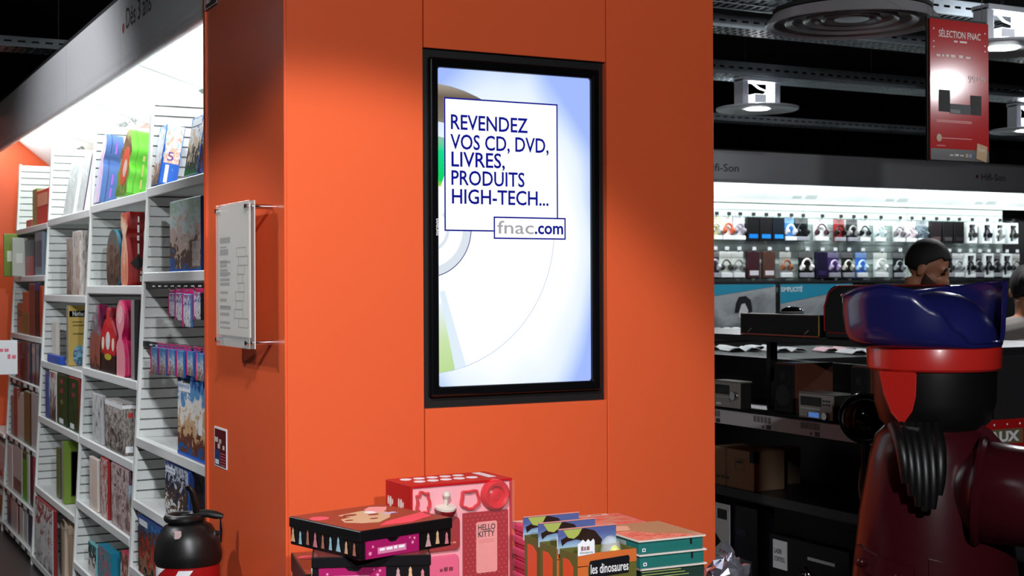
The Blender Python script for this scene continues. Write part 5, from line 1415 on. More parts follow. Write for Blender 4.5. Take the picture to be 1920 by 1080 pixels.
disc_lamp('white disc lamp with a glowing centre near the column, hung above the audio aisle', tuple(P(1420, 204, Z=2.883)), 0.29, 110, rod=False)
disc_lamp('white disc lamp half hidden behind the red banner', tuple(P(1880, 90, Z=2.9)), 0.31, 110)
disc_lamp('white disc lamp over the audio wall, right of the banner', tuple(P(1925, 245, Z=2.883)), 0.29, 110, rod=False, side='audio')
for i, (sd, c_, t_, pw, an, bl) in enumerate(LAMPS):
    disc_lamp(['white disc lamp tilted at the orange column above the shop front', 'added white disc fill lamp over the entrance aisle', 'white disc lamp over the toy aisle beside the column', 'white disc lamp facing the red banner over the statue', 'added white disc fill lamp over the far toy aisle'][i], c_, 0.31, pw, t_, angle=an, blend=bl, side=sd, up=False)
cd = P(1597, 48, Z=2.97)
T = thing('air_diffuser', 'round metal ceiling air diffuser with concentric rings', 'air diffuser', cd)
DIF = mat('diffuser metal', rgb(205, 200, 205), 0.3, 0.35)
for i, (r0, r1, z_) in enumerate(((0.385, 0.44, 0.0), (0.29, 0.34, 0.012), (0.2, 0.245, 0.02), (0.115, 0.155, 0.026))):
    MB().lathe([(r0, 0.05 + z_), (r0 + 0.01, z_ + 0.012), (r1 - 0.008, z_), (r1, z_ + 0.006), (r1 - 0.012, z_ + 0.02), (r0 + 0.012, z_ + 0.06)], n=56).build('ring', DIF, T, smooth=True)
MB().lathe([(0.095, 0.05), (0.088, 0.03), (0.0001, 0.028)], n=40).build('centre_disc', DIF, T, smooth=True)
MB().lathe([(0.40, 0.065), (0.40, 0.085), (0.13, 0.1), (0.13, 0.1295)], n=40).build('duct', mat('duct black', rgb(24, 24, 25), 0.6), T, smooth=True)
MB().box(-0.385, 0.385, -0.006, 0.006, 0.062, 0.072).build('spoke', DARK, T)

# hanging banner
YBN = 4.95
b0, b1 = P(1745, 299, Y=YBN), P(1853, 46, Y=YBN)
BN = thing('hanging_banner', 'glossy red hanging banner advertising a mini hi-fi system', 'banner', (b0.x, YBN, b0.z))
Wb, Hb = b1.x - b0.x, b1.z - b0.z
F0 = Fr((0, 0, 0), (1, 0, 0), (0, 0, 1))
MB().rect(F0, -0.012, Wb - 0.004, -0.006, Hb + 0.012, -0.02, -0.008).build('backing_board', BLACK, BN)
BRED = mat('banner red', rgb(196, 40, 42), 0.15, spec=0.25)
MB().rect(F0, 0, Wb, 0, Hb, -0.008, 0).build('sheet', BRED, BN)
MB().rect(F0, 0, Wb, 0, 0.055, 0, 0.001).build('black_foot', solid((34, 32, 32)), BN)
PALE = mat('banner white', rgb(240, 210, 205), 0.4)
text('lettering', 'SÉLECTION FNAC', F0, Wb * 0.14, Hb * 0.875, Wb * 0.72, 0.042, PALE, BN, bold=0.015, h=0.0012)
text('lettering', '~2', F0, Wb * 0.40, Hb * 0.845, Wb * 0.22, 0.01, PALE, BN, h=0.0012)
text('lettering', '~4', F0, Wb * 0.10, Hb * 0.735, Wb * 0.32, 0.014, PALE, BN, h=0.0012)
text('lettering', '~2', F0, Wb * 0.48, Hb * 0.735, Wb * 0.2, 0.014, PALE, BN, bold=0.02, h=0.0012)
text('lettering', '99', F0, Wb * 0.645, Hb * 0.565, Wb * 0.13, 0.036, PALE, BN, h=0.0012)
text('lettering', '€90', F0, Wb * 0.79, Hb * 0.582, Wb * 0.15, 0.022, PALE, BN, h=0.0012)
for x0, x1, z0, z1, m, n in ((0.14, 0.33, 0.345, 0.50, BLACK, 'speaker_print'), (0.68, 0.87, 0.335, 0.475, BLACK, 'speaker_print'), (0.33, 0.68, 0.335, 0.405, DARK, 'player_print'), (0.33, 0.5, 0.338, 0.365, GREY, 'player_print')):
    MB().rect(F0, Wb * x0, Wb * x1, Hb * z0, Hb * z1, 0.0004 if m is not GREY else 0.0014, 0.0014 if m is not GREY else 0.002).build(n, m, BN)
for z in (0.28, 0.27, 0.155, 0.10):
    MB().rect(F0, Wb * 0.1, Wb * (0.7 if z > 0.15 else 0.25), Hb * z, Hb * z + 0.004, 0, 0.001).build('text_line', mat('banner pink', rgb(222, 120, 118), 0.4), BN)
MB().prism(F0, [(Wb * 0.14 + 0.017 * math.cos(t), Hb * 0.158 + 0.019 * math.sin(t)) for t in [math.pi * j / 8 for j in range(16)]], 0.001, 0.002).build('gold_seal', solid((176, 140, 80)), BN)
MB().prism(F0, [(Wb * 0.77, 0.015), (Wb * 0.95, -0.002), (Wb * 0.97, 0.075), (Wb * 0.79, 0.09)], 0.0012, 0.003).build('logo_tag', solid((190, 150, 100)), BN)
text('lettering', 'fnac', F0, Wb * 0.80, 0.05, Wb * 0.13, 0.02, solid((235, 225, 200)), BN, h=0.0032)
text('lettering', '~3', F0, Wb * 0.32, 0.022, Wb * 0.24, 0.011, solid((200, 190, 190)), BN, h=0.0012)
for u, c in ((0.59, (170, 150, 110)), (0.65, (120, 130, 170))):
    MB().rect(F0, Wb * u, Wb * (u + 0.045), 0.018, 0.036, 0.001, 0.002).build('card_logo', solid(c), BN)
for u in (0.06, 0.94):
    for v in (0.93, 0.84, 0.8):
        MB().prism(F0, [(Wb * u + 0.004 * math.cos(t), Hb * v + 0.004 * math.sin(t)) for t in [math.pi * j / 4 for j in range(8)]], 0, 0.001).build('white_dot', titles, BN)
for u in (0.08, 0.92):
    MB().tube([(Wb * u, 0.012, Hb + 0.01), (Wb * u, 0.012, 3.9 - b0.z)], 0.0025, 6).build('wire', GREY, BN)

# ------------------------------------------------------------------ gift table in front of the column
TZ = 0.80
T = thing('gift_table', 'dark red gift table in front of the orange column', 'table', (0.98, 2.72, 0))
MB().box(0, 1.46, 0, 1.12, TZ - 0.035, TZ).build('table_top', solid((120, 24, 26)), T, bevel=0.006)
for x in (0.05, 1.35):
    for y in (0.05, 1.01):
        MB().box(x, x + 0.06, y, y + 0.06, 0, TZ - 0.035).build('leg', DARK, T)
MB().box(0.05, 1.41, 0.05, 1.07, TZ - 0.12, TZ - 0.035).build('apron', solid((90, 18, 20)), T)
F0 = Fr((0, 0, 0), (1, 0, 0), (0, 0, 1))       # front of a box standing at its own origin

KB = mat('black gift card', rgb(16, 15, 17), 0.3)
MG = mat('magenta card', rgb(160, 24, 92), 0.35)
PK1 = solid((235, 90, 110))


def little_prints(T, fr, n, W, H, seed, v0=0.1, v1=0.62):
    rg = random.Random(seed)
    cs = [(170, 110, 90), (150, 190, 200), (190, 150, 150), (200, 120, 130), (210, 170, 130)]
    for i in range(n):
        a = W * (i + 0.6) / (n + 0.3)
        b0 = H * (v0 + rg.uniform(0, .06))
        hh = H * (v1 - v0) * rg.uniform(.8, 1)
        w_ = 0.006 if i % 3 else 0.009
        MB().prism(fr, [(a - w_, b0), (a + w_, b0), (a + 0.003, b0 + hh * 0.6), (a + 0.004, b0 + hh * 0.75), (a, b0 + hh), (a - 0.004, b0 + hh * 0.75), (a - 0.003, b0 + hh * 0.6)], 0.0003, 0.001).build('doll_print', solid(cs[rg.randrange(5)]), T)


def black_box(label, c, rz, W, D, H, top):
    T = thing('black_gift_box', label, 'gift box', c, rz=rz, group='black gift boxes stacked on the table')
    MB().box(0.003, W - 0.003, 0.003, D - 0.003, 0, H * 0.7).build('base', KB, T, bevel=0.0015, seg=1)
    MB().box(0, W, 0, D, H * 0.62, H).build('lid', KB, T, bevel=0.002, seg=1)
    nt = [(W * 0.06, H * 0.02), (W * 0.62, H * 0.02), (W * 0.62, H * 0.62), (W * 0.42, H * 0.62), (W * 0.39, H * 0.5), (W * 0.35, H * 0.48), (W * 0.31, H * 0.5), (W * 0.28, H * 0.62), (W * 0.06, H * 0.62)]
    MB().prism(F0, nt, -0.004, 0.0005).build('magenta_panel', MG, T)
    MB().rect(F0, W * 0.18, W * 0.48, H * 0.14, H * 0.36, 0.0006, 0.001).build('title_panel', solid((215, 130, 165)), T)
    text('lettering', '~4', F0, W * 0.2, H * 0.24, W * 0.26, H * 0.1, titles, T, bold=0.01, h=0.001)
    for a, b, r in ((0.1, 0.2, 0.006), (0.13, 0.42, 0.004), (0.55, 0.36, 0.005), (0.57, 0.5, 0.004), (0.52, 0.54, 0.003)):
        MB().prism(F0, [(W * a + r * (1 if j % 2 else .5) * math.cos(math.pi * j / 5), H * b + r * (1 if j % 2 else .5) * math.sin(math.pi * j / 5)) for j in range(10)], 0.0006, 0.0012).build('star_print', solid((230, 150, 180)), T)
    little_prints(T, Fr((W * 0.66, 0, 0), (1, 0, 0), (0, 0, 1)), 3, W * 0.34, H, 3)
    little_prints(T, Fr((0, D, 0), (0, -1, 0), (0, 0, 1)), 9, D, H, 5)
    if top:
        f = FZ(H)
        MB().rect(f, W * 0.015, W * 0.985, D * 0.015, D * 0.985, 0.0002, 0.0008).build('lid_print', mat('lid brown', rgb(120, 54, 48), 0.3, coat=0.3), T)
        MB().prism(f, [(W * (0.12 + 0.09 * math.cos(t)), D * (0.72 + 0.08 * math.sin(t))) for t in [math.pi * j / 10 for j in range(20)]], 0.0008, 0.0014).build('pink_oval', PK1, T)
        MB().prism(f, [(W * a, D * b) for a, b in ((0.16, 0.42), (0.25, 0.3), (0.4, 0.24), (0.6, 0.36), (0.74, 0.52), (0.78, 0.7), (0.62, 0.78), (0.45, 0.75), (0.32, 0.72), (0.36, 0.58), (0.22, 0.55))], 0.0008, 0.0014).build('cream_shape', solid((206, 176, 140)), T)
        MB().prism(f, [(W * a, D * b) for a, b in ((0.28, 0.1), (0.6, 0.06), (0.92, 0.18), (0.96, 0.38), (0.7, 0.3), (0.45, 0.22))], 0.0009, 0.0016).build('pink_shape', solid((236, 74, 96)), T)
        MB().prism(f, [(W * a, D * b) for a, b in ((0.62, 0.62), (0.8, 0.66), (0.92, 0.8), (0.8, 0.9), (0.66, 0.8))], 0.0015, 0.002).build('pale_pink_shape', solid((240, 160, 160)), T)
        for a, b, r in ((0.4, 0.66, 0.02), (0.24, 0.46, 0.012), (0.46, 0.4, 0.012), (0.58, 0.56, 0.016)):
            MB().prism(f, [(W * a + r * math.cos(t), D * b + r * 0.6 * math.sin(t)) for t in [math.pi * j / 6 for j in range(12)]], 0.0015, 0.002).build('brown_spot', solid((130, 54, 44)), T)
        MB().prism(f, [(W * (0.62 + 0.05 * math.cos(t)), D * (0.66 + 0.06 * math.sin(t))) for t in [math.pi * j / 6 for j in range(12)]], 0.002, 0.0024).build('white_spot', titles, T)
        MB().rect(f, W * 0.66, W * 0.8, D * 0.5, D * 0.56, 0.0016, 0.002).build('lilac_dash', solid((200, 180, 215)), T)
    return T


ra = math.radians(15)
q = P(675, 997, Z=1.07)
bx_ = Vector((math.cos(ra), math.sin(ra), 0))
black_box('top black gift box with a pink and cream lid picture, turned on its stack', (q.x, q.y, 1.0005), ra, 0.285, 0.30, 0.0695, True)
q2 = P(584, 1046, Z=1.0)
black_box('second black gift box with a magenta label, under the turned one', (q2.x, q2.y, 0.9305), -math.radians(21), 0.285, 0.30, 0.0695, True)
q3 = P(563, 1079, Z=0.93)
black_box('lowest black gift box of the stack, mostly hidden under the others', (q3.x + 0.012, q3.y, TZ), -math.radians(12), 0.285, 0.30, 0.13, True)

# baking gift set in a red window carton
q = P(770, 912, Z=1.1)
KT = thing('baking_gift_set', 'red window carton with a pink tray of baking cutters and a booklet', 'gift set', (q.x, q.y, TZ), rz=math.radians(2.0))
KW, KD, KH = 0.318, 0.165, 0.3
KR = mat('carton red', rgb(190, 22, 30), 0.35)
MB().box(0, KW, 0.012, KD, 0, KH).build('carton', KR, KT, bevel=0.001, seg=1)
MB().frame(F0, 0, KW, 0, KH, 0.006, -0.014, 0).build('window_rim', KR, KT)
TRAY = mat('tray pink', rgb(242, 168, 176), 0.35)
MB().rect(F0, 0.006, KW - 0.006, 0.006, KH - 0.006, -0.012, -0.006).build('tray', TRAY, KT)
KU = lambda u: KW * u
KV = lambda v: KH - 0.278 * v           # v counted downwards over the part in view


def blob(u0, u1, v0, v1, lob=0.12, n=36, k=6, ph=0.4):
    cu, cv = (KU(u0) + KU(u1)) / 2, (KV(v0) + KV(v1)) / 2
    ru, rv = (KU(u1) - KU(u0)) / 2, abs(KV(v0) - KV(v1)) / 2
    return [(cu + ru * (1 + lob * math.cos(k * t + ph) - lob) * math.copysign(abs(math.cos(t)) ** 0.7, math.cos(t)), cv + rv * (1 + lob * math.cos(k * t + ph) - lob) * math.copysign(abs(math.sin(t)) ** 0.7, math.sin(t))) for t in [2 * math.pi * j / n for j in range(n)]]


def cutter(pts, m, name, wall=0.006, h=0.006):
    cu, cv = sum(p[0] for p in pts) / len(pts), sum(p[1] for p in pts) / len(pts)
    inn = []
    for a, b in pts:
        d = math.hypot(a - cu, b - cv)
        s = max(0.1, (d - wall) / d)
        inn.append((cu + (a - cu) * s, cv + (b - cv) * s))
    n = len(pts)
    mb = MB()
    vs = [F0(*p, hh) for hh in (-0.006, h) for p in pts + inn]
    fs = []
    for i in range(n):
        j = (i + 1) % n
        fs += [(2 * n + i, 2 * n + j, 3 * n + j, 3 * n + i), (i, j, 2 * n + j, 2 * n + i), (n + j, n + i, 3 * n + i, 3 * n + j), (j, i, n + i, n + j)]
    mb.add(vs, fs)
    mb.build(name, m, KT)
    MB().prism(F0, inn, -0.006, -0.0045).build('cutter_floor', TRAY, KT)


CRED = mat('cutter red', rgb(214, 30, 40), 0.3)
cutter(blob(0.045, 0.19, 0.05, 0.30, 0.1, k=7), CRED, 'cookie_cutter')
cutter(blob(0.475, 0.675, 0.075, 0.285, 0.07, k=5, ph=1.2), CRED, 'cookie_cutter')
# stamp in its dark hollow
MB().prism(F0, [(KU(a), KV(b)) for a, b in ((0.22, 0.29), (0.22, 0.17), (0.26, 0.17), (0.26, 0.04), (0.41, 0.04), (0.41, 0.15), (0.44, 0.17), (0.44, 0.29))], -0.006, -0.0045).build('stamp_hollow', TRAY, KT)
sc = F0(KU(0.33), KV(0.245), 0.0)
MB().lathe([(0.001, -0.012), (0.03, -0.012), (0.032, -0.004), (0.032, 0.0)], sc, (0, -0.25, 1), n=28).build('stamp_base', solid((120, 20, 26)), KT, smooth=True)
MB().lathe([(0.03, 0.0), (0.03, 0.006), (0.024, 0.008), (0.006, 0.009), (0.0055, 0.028), (0.009, 0.032), (0.0115, 0.04), (0.008, 0.048), (0.0001, 0.05)], sc, (0, -0.25, 1), n=28).build('stamp_handle', solid((220, 210, 196)), KT, smooth=True)
# red ring mould
rc = F0(KU(0.825), KV(0.155), 0.0)
MB().lathe([(0.022, -0.004), (0.026, 0.012), (0.036, 0.016), (0.043, 0.008), (0.045, -0.004)], rc, (0, -1, 0), n=32).build('ring_mould', CRED, KT, smooth=True)
MB().lathe([(0.024, -0.003), (0.016, 0.004), (0.0001, 0.006)], rc, (0, -1, 0), n=24).build('mould_centre', CRED, KT, smooth=True)


def rounded(u0, u1, v0, v1, r=0.014):
    a0, a1, b0, b1 = KU(u0), KU(u1), KV(v1), KV(v0)
    pts = []
    for cx, cy, s in ((a1 - r, b1 - r, 0), (a0 + r, b1 - r, 1), (a0 + r, b0 + r, 2), (a1 - r, b0 + r, 3)):
        pts += [(cx + r * math.cos(math.pi / 2 * (s + j / 5)), cy + r * math.sin(math.pi / 2 * (s + j / 5))) for j in range(6)]
    return pts


MB().prism(F0, rounded(0.10, 0.47, 0.335, 0.67), -0.006, 0.004).build('red_tin', solid((160, 22, 26)), KT, bevel=0.003)
text('lettering', '~2', F0, KU(0.34), KV(0.6), 0.028, 0.006, solid((220, 130, 110)), KT, h=0.0042)
MB().prism(F0, rounded(0.08, 0.46, 0.71, 0.985), -0.006, 0.004).build('pink_tin', solid((236, 96, 134)), KT, bevel=0.003)
text('lettering', '~3', F0, KU(0.27), KV(0.87), 0.04, 0.012, solid((130, 30, 60)), KT, h=0.0042)
BK = MB().rect(F0, KU(0.505), KU(0.955), 0.008, KV(0.315), -0.006, 0.002).build('booklet', solid((168, 18, 32)), KT, bevel=0.001, seg=1)
dots = MB()
for i in range(9):
    for j in range(17):
        a, b = KU(0.525) + i * 0.0152 + (0.0076 if j % 2 else 0), 0.014 + j * 0.0118
        if a < KU(0.95) and b < KV(0.325):
            dots.rect(F0, a, a + 0.0016, b, b + 0.0016, 0.002, 0.0024)
tag(dots.build('dot_pattern', solid((225, 170, 170)), BK), kind='stuff')
lab_ = [(a, b) for a, b in rounded(0.63, 0.84, 0.415, 0.93, 0.006)]
MB().prism(F0, lab_, 0.0024, 0.003).build('label_panel', solid((240, 156, 152)), BK)
text('lettering', 'HELLO', F0, KU(0.648), KV(0.50), KU(0.173), 0.0165, INKK, BK, bold=0.012, h=0.0031)
text('lettering', 'KITTY', F0, KU(0.648), KV(0.568), KU(0.166), 0.0165, INKK, BK, bold=0.012, h=0.0031)
for i in range(2):
    MB().rect(F0, KU(0.655), KU(0.81), KV(0.625 - 0.02 * i), KV(0.618 - 0.02 * i), 0.003, 0.0033).build('text_line', solid((222, 130, 126)), BK)
ftop = FZ(KH)
for i in range(5):
    for j in range(2):
        MB().prism(ftop, [(KW * (0.14 + 0.13 * i + 0.05 * (1 - j)) + 0.017 * math.cos(t), KD * (0.42 + 0.34 * j) + 0.017 * math.sin(t)) for t in [math.pi * k_ / 8 for k_ in range(16)]], 0.0002, 0.001).build('white_spot', titles, KT)
MB().rect(ftop, KW * 0.84, KW * 0.92, KD * 0.3, KD * 0.9, 0.0002, 0.001).build('white_dash', titles, KT)
fsd = Fr((0, KD, 0), (0, -1, 0), (0, 0, 1))
for i in range(2):
    a = KD * (0.2 + 0.42 * i)
    for dx, dz, w_, h_ in ((-0.018, 0.0, 0.008, 0.026), (-0.006, -0.004, 0.013, 0.034), (0.011, -0.002, 0.006, 0.016)):
        MB().prism(fsd, [(a + dx + w_ / 2 + w_ / 2 * math.cos(t), KV(0.2) + dz + h_ / 2 * math.sin(t)) for t in [math.pi * j / 6 for j in range(12)]], 0.0002, 0.001).build('white_glyph', solid((235, 222, 214)), KT)
MB().rect(fsd, KD * 0.12, KD * 0.45, KV(0.36), KV(0.35), 0.0002, 0.001).build('black_dash', BLACK, KT)
MB().rect(F0, 0.004, KW - 0.004, 0.004, KH - 0.004, 0.02, 0.0206).build('clear_window', mat('window film', (1, 1, 1), 0.03, alpha=0.02, spec=0.6), KT)
for fr_, w_ in ((Fr((0.004, 0, 0), (0, 1, 0), (0, 0, 1)), 1), (Fr((KW - 0.004, 0, 0), (0, 1, 0), (0, 0, 1)), 1)):
    MB().rect(fr_, -0.0206, 0.0, 0.004, KH - 0.004, 0, 0.0006).build('window_side', mat('window film', (1, 1, 1), 0.03, alpha=0.02, spec=0.6), KT)

# pink boxes in a pile
zt_ = 0.975
A_, B_, C_ = P(960, 977, Z=zt_), P(1003, 1001, Z=zt_), P(1172, 969, Z=zt_)
pa = math.radians(-3.5)
B_ = Vector((1.814, 3.30, zt_))
PW, PD = 0.35, 0.205
hx = (zt_ - TZ) / 5
PMS = [solid((238, 92, 130)), solid((226, 76, 116)), solid((230, 84, 122)), solid((214, 66, 106)), solid((232, 88, 128))]
for i in range(5):
    top = i == 4
    off = (0, 0.004, -0.003, 0.002, 0)[i]
    T = thing('pink_gift_box', ['lowest pink gift box of the pile, resting on the table', 'second pink gift box from the table in the pile', 'middle pink gift box of the pile', 'fourth pink gift box up, under the printed lid', 'topmost pink gift box with a pale lid edge and coral print'][i], 'gift box', (B_.x + off, B_.y, TZ + i * hx + 0.0002), rz=pa + off * 4, group='pile of pink gift boxes')
    MB().box(0.004, PW - 0.004, 0.004, PD - 0.004, 0, hx * 0.6).build('base', PMS[i], T, bevel=0.006, seg=3)
    MB().box(0, PW, 0, PD, hx * 0.32, hx - 0.0006).build('lid', PMS[(i + 2) % 5], T, bevel=0.006, seg=3)
    if top:
        f = FZ(hx)
        MB().rect(f, 0.012, PW - 0.012, 0.012, PD - 0.012, -0.0006, 0.0006).build('lid_print', art('print coral lid', [(236, 92, 80), (238, 120, 110), (226, 160, 130), (240, 100, 90)], 3, 60, zmix=0), T)
        MB().rect(f, 0.0, PW * 0.86, PD * 0.86, PD * 0.97, 0.0006, 0.001).build('pale_band', solid((245, 205, 190)), T)
        text('lettering', '~3', f, PW * 0.45, PD * 0.885, PW * 0.35, PD * 0.06, solid((150, 90, 80)), T, h=0.001)

# dinosaur kits
OLV = mat('olive card', rgb(98, 96, 44), 0.4)
ORC = mat('orange card', rgb(206, 106, 50), 0.4)
q1, q2 = P(1083, 1040, Y=2.97), P(1193, 1033, Y=2.97)
DW = q2.x - q1.x
front_top = q1.z
for i in range(3):
    Yk = 2.97 + (0, 0.105, 0.21)[i]
    xk = (q1.x, P(1044, 1031, Y=3.075).x, P(1014, 1024, Y=3.18).x)[i]
    T = thing('dinosaur_kit', ['front dinosaur kit of three with its full black label in view', 'middle dinosaur kit of three, tucked behind the front one', 'rear dinosaur kit of three, against the pink pile'][i], 'toy kit', (xk, Yk, TZ), group='dinosaur kits in a row')
    H = front_top - TZ
    Hc = (P(1059, 993, Y=3.05).z - TZ)
    D_ = 0.09
    MB().frame(FZ(0), 0, DW, 0, D_, 0.002, 0, H).build('carton_walls', OLV, T)
    MB().box(0.002, DW - 0.002, 0.002, D_ - 0.002, 0, H * 0.55).build('filling', solid((198, 200, 150)), T)
    MB().rect(F0, 0, DW, H - 0.032, H, 0, 0.0008).build('orange_band', ORC, T)
    MB().rect(F0, 0, DW * 0.17, H - 0.075, H - 0.03, 0, 0.0008).build('orange_band', ORC, T)
    MB().prism(F0, [(DW * 0.19, H - 0.062), (DW * 0.86, H - 0.058), (DW * 0.88, H - 0.02), (DW * 0.86, H - 0.014), (DW * 0.21, H - 0.019), (DW * 0.19, H - 0.024)], 0.0008, 0.0016).build('title_plate', solid((22, 24, 28)), T, bevel=0.001)
    text('lettering', 'les dinosaures', F0, DW * 0.21, H - 0.052, DW * 0.645, 0.024, INKW, T, bold=0.012, h=0.0017)
    MB().prism(F0, [(DW * 0.1, H - 0.11), (DW * 0.14, H - 0.082), (DW * 0.24, H - 0.07), (DW * 0.4, H - 0.068), (DW * 0.48, H - 0.082), (DW * 0.5, H - 0.12), (DW * 0.3, H - 0.14)], 0.0008, 0.0014).build('beast_print', solid((40, 32, 28)), T)
    text('lettering', '~1', F0, DW * 0.80, H - 0.088, DW * 0.06, 0.010, INKK, T, h=0.001)
    # left side of the carton with orange tabs
    fs_ = Fr((0, D_, 0), (0, -1, 0), (0, 0, 1))
    MB().prism(fs_, [(D_ * 0.2, 0.0), (D_ * 0.75, 0.0), (D_ * 0.75, H - 0.035), (D_ * 0.5, H - 0.02), (D_ * 0.2, H - 0.02)], 0.0002, 0.001).build('orange_tab', solid((228, 84, 44)), T)
    # tall picture card at the back with sky, beast silhouette and green banner
    fc = Fr((-0.002, D_ + 0.003, 0), (1, 0, 0), (0, 0, 1))
    MB().rect(fc, 0, DW, H * 0.92, Hc, -0.002, 0).build('back_card', art('print dusk sky', [(190, 206, 190), (150, 180, 205), (110, 130, 175), (84, 96, 150)], 1.5, 61, zmix=0.85, sharp=False), T)
    zb_ = H + (Hc - H) * 0.35
    MB().prism(fc, [(DW * 0.04, zb_ + 0.004), (DW * 0.16, zb_ + 0.012), (DW * 0.3, zb_ + 0.024), (DW * 0.45, zb_ + 0.028), (DW * 0.62, zb_ + 0.02), (DW * 0.75, zb_ - 0.005), (DW * 0.7, zb_ - 0.03), (DW * 0.5, zb_ - 0.03), (DW * 0.42, zb_ - 0.004), (DW * 0.3, zb_ + 0.002), (DW * 0.14, zb_ - 0.002), (DW * 0.06, zb_ - 0.012)], 0.0004, 0.0012).build('beast_print', solid((44, 26, 22)), T)
    MB().prism(fc, [(DW * 0.08, Hc - 0.004), (DW * 0.4, Hc - 0.004), (DW * 0.34, Hc - 0.02), (DW * 0.26, Hc - 0.028), (DW * 0.16, Hc - 0.024)], 0.0004, 0.0014).build('green_banner', solid((170, 180, 90)), T)
    MB().rect(fc, 0, DW, Hc - 0.0025, Hc, 0.0004, 0.0012).build('card_edge', solid((236, 150, 130)), T)
    # clear blister with a pale toy in it
    MB().lathe([(0.026, 0), (0.027, 0.02), (0.022, 0.042), (0.012, 0.054), (0.0001, 0.057)], (DW * 0.74, D_ * 0.55, H - 0.028), n=24).build('blister', mat('blister', (0.95, 0.97, 0.98), 0.05, alpha=0.25, spec=1.0), T, smooth=True)
    MB().lathe([(0.016, 0), (0.014, 0.016), (0.006, 0.026), (0.0001, 0.028)], (DW * 0.73, D_ * 0.3, H - 0.02), n=16).build('egg_toy', solid((206, 208, 120)), T, smooth=True)
    # fringed white tag
    tg_ = [(0.0, H - 0.004), (DW * 0.28, H - 0.001), (DW * 0.28, H + 0.03)]
    for j in range(6):
        tg_ += [(DW * (0.28 - 0.28 * (j + 0.5) / 6.5), H + 0.036 if j % 2 == 0 else H + 0.029)]
    tg_ += [(0.0, H + 0.026)]
    MB().prism(F0, tg_, 0.001, 0.002).build('price_tag', titles, T)
    text('lettering', '~3', F0, DW * 0.05, H + 0.009, DW * 0.14, 0.011, solid((150, 110, 110)), T, h=0.0021)
    text('lettering', 'dinosaures', F0, DW * 0.03, H + 0.001, DW * 0.22, 0.006, solid((70, 80, 70)), T, h=0.0021)

# teal boxed games
zt_ = 0.985
B_, C_, A_ = P(1198, 1014, Z=zt_), P(1320, 1002, Z=zt_), P(1178, 986, Z=zt_)
pa = math.atan2(C_.y - B_.y, C_.x - B_.x)
TW = (C_ - B_).length
TDp = 0.235
hts = [0.037] * 5
z_ = TZ
TEA = mat('teal card', rgb(36, 110, 104), 0.35, grain=0.08, gscale=14, stretch=(1, 1, 8))
for i in range(5):
    T = thing('teal_game_box', ['dark green boxed game resting on the table, lowest of the pile', 'dark green boxed game second from the table in the pile', 'dark green boxed game with yellow lines of text in the middle of the pile', 'second teal boxed game, under the salmon cover', 'topmost teal boxed game with a salmon and tan cover'][i], 'game box', (B_.x + (0.002, -0.003, 0.004, 0.003, 0)[i], B_.y, z_), rz=pa, group='pile of teal boxed games')
    H = hts[i]
    MB().box(0.002, TW - 0.002, 0.002, TDp - 0.002, 0, H - 0.003).build('box', TEA if i > 2 else solid((36, 60, 52)), T, bevel=0.0015, seg=1)
    MB().box(-0.002, TW + 0.004, -0.002, TDp, H - 0.0045, H - 0.0005).build('cover_edge', solid((222, 214, 206)), T)
    if i == 4:
        f = FZ(H)
        MB().rect(f, 0, TW, 0, TDp - 0.002, -0.0005, 0.0004).build('cover', solid((176, 140, 104)), T)
        MB().prism(f, [(0, 0), (TW * 0.95, 0), (TW * 0.7, TDp * 0.2), (TW * 0.45, TDp * 0.3), (TW * 0.3, TDp * 0.5), (0.0, TDp * 0.62)], 0.0004, 0.001).build('salmon_print', art('print salmon', [(238, 128, 112), (244, 150, 130), (216, 96, 84), (240, 140, 120)], 6, 62, zmix=0), T)
        MB().prism(f, [(0.0, TDp * 0.66), (TW * 0.3, TDp * 0.62), (TW * 0.42, TDp * 0.86), (TW * 0.1, TDp * 0.92)], 0.0004, 0.001).build('pale_print', solid((236, 176, 150)), T)
    if i > 2:
        MB().rect(F0, TW * 0.78, TW * 0.81, H * 0.45, H * 0.88, 0.0, 0.0006).build('black_notch', BLACK, T)
        MB().frame(F0, TW * 0.05, TW * 0.1, H * 0.18, H * 0.42, 0.002, 0.0, 0.0006).build('maker_mark', titles, T)
    else:
        for j in range(4):
            MB().rect(F0, TW * 0.02, TW * (0.62 + 0.06 * (j % 3)), H * (0.72 - 0.2 * j), H * (0.77 - 0.2 * j), 0.0, 0.0006).build('text_line', solid((170, 180, 110)), T)
    fl_ = Fr((0, TDp, 0), (0, -1, 0), (0, 0, 1))
    MB().rect(fl_, TDp * 0.55, TDp * 0.72, H * 0.12, H * 0.7, 0, 0.0006).build('side_sticker', solid((150, 160, 156)), T)
    z_ += H
crumple('cellophane_bag', 'crinkled silver cellophane bag at the table edge by the teal games', 'bag', Vector((*P(1365, 1098, Y=3.12).xy, TZ + 0.045)), 0.062, mat('cellophane', rgb(200, 200, 215), 0.1, 0.9), rz=0.72, seed=9)

# ------------------------------------------------------------------ big pirate display statue
SD = 3.8
so = P(1750, 533, D=SD)
ST = thing('pirate_statue', 'life size plastic pirate statue in a blue hat, red bandana and maroon coat', 'statue', (so.x, so.y, 0), rz=-YAW)
cr3, cf3 = Vector((cam_r.x, cam_r.y, 0)), Vector((cam_f.x, cam_f.y, 0))


def SL(px, py, d=0.0):
    p = P(px, py, D=SD + d) - Vector((so.x, so.y, 0))
    return Vector((p.dot(cr3), p.dot(cf3), p.z))


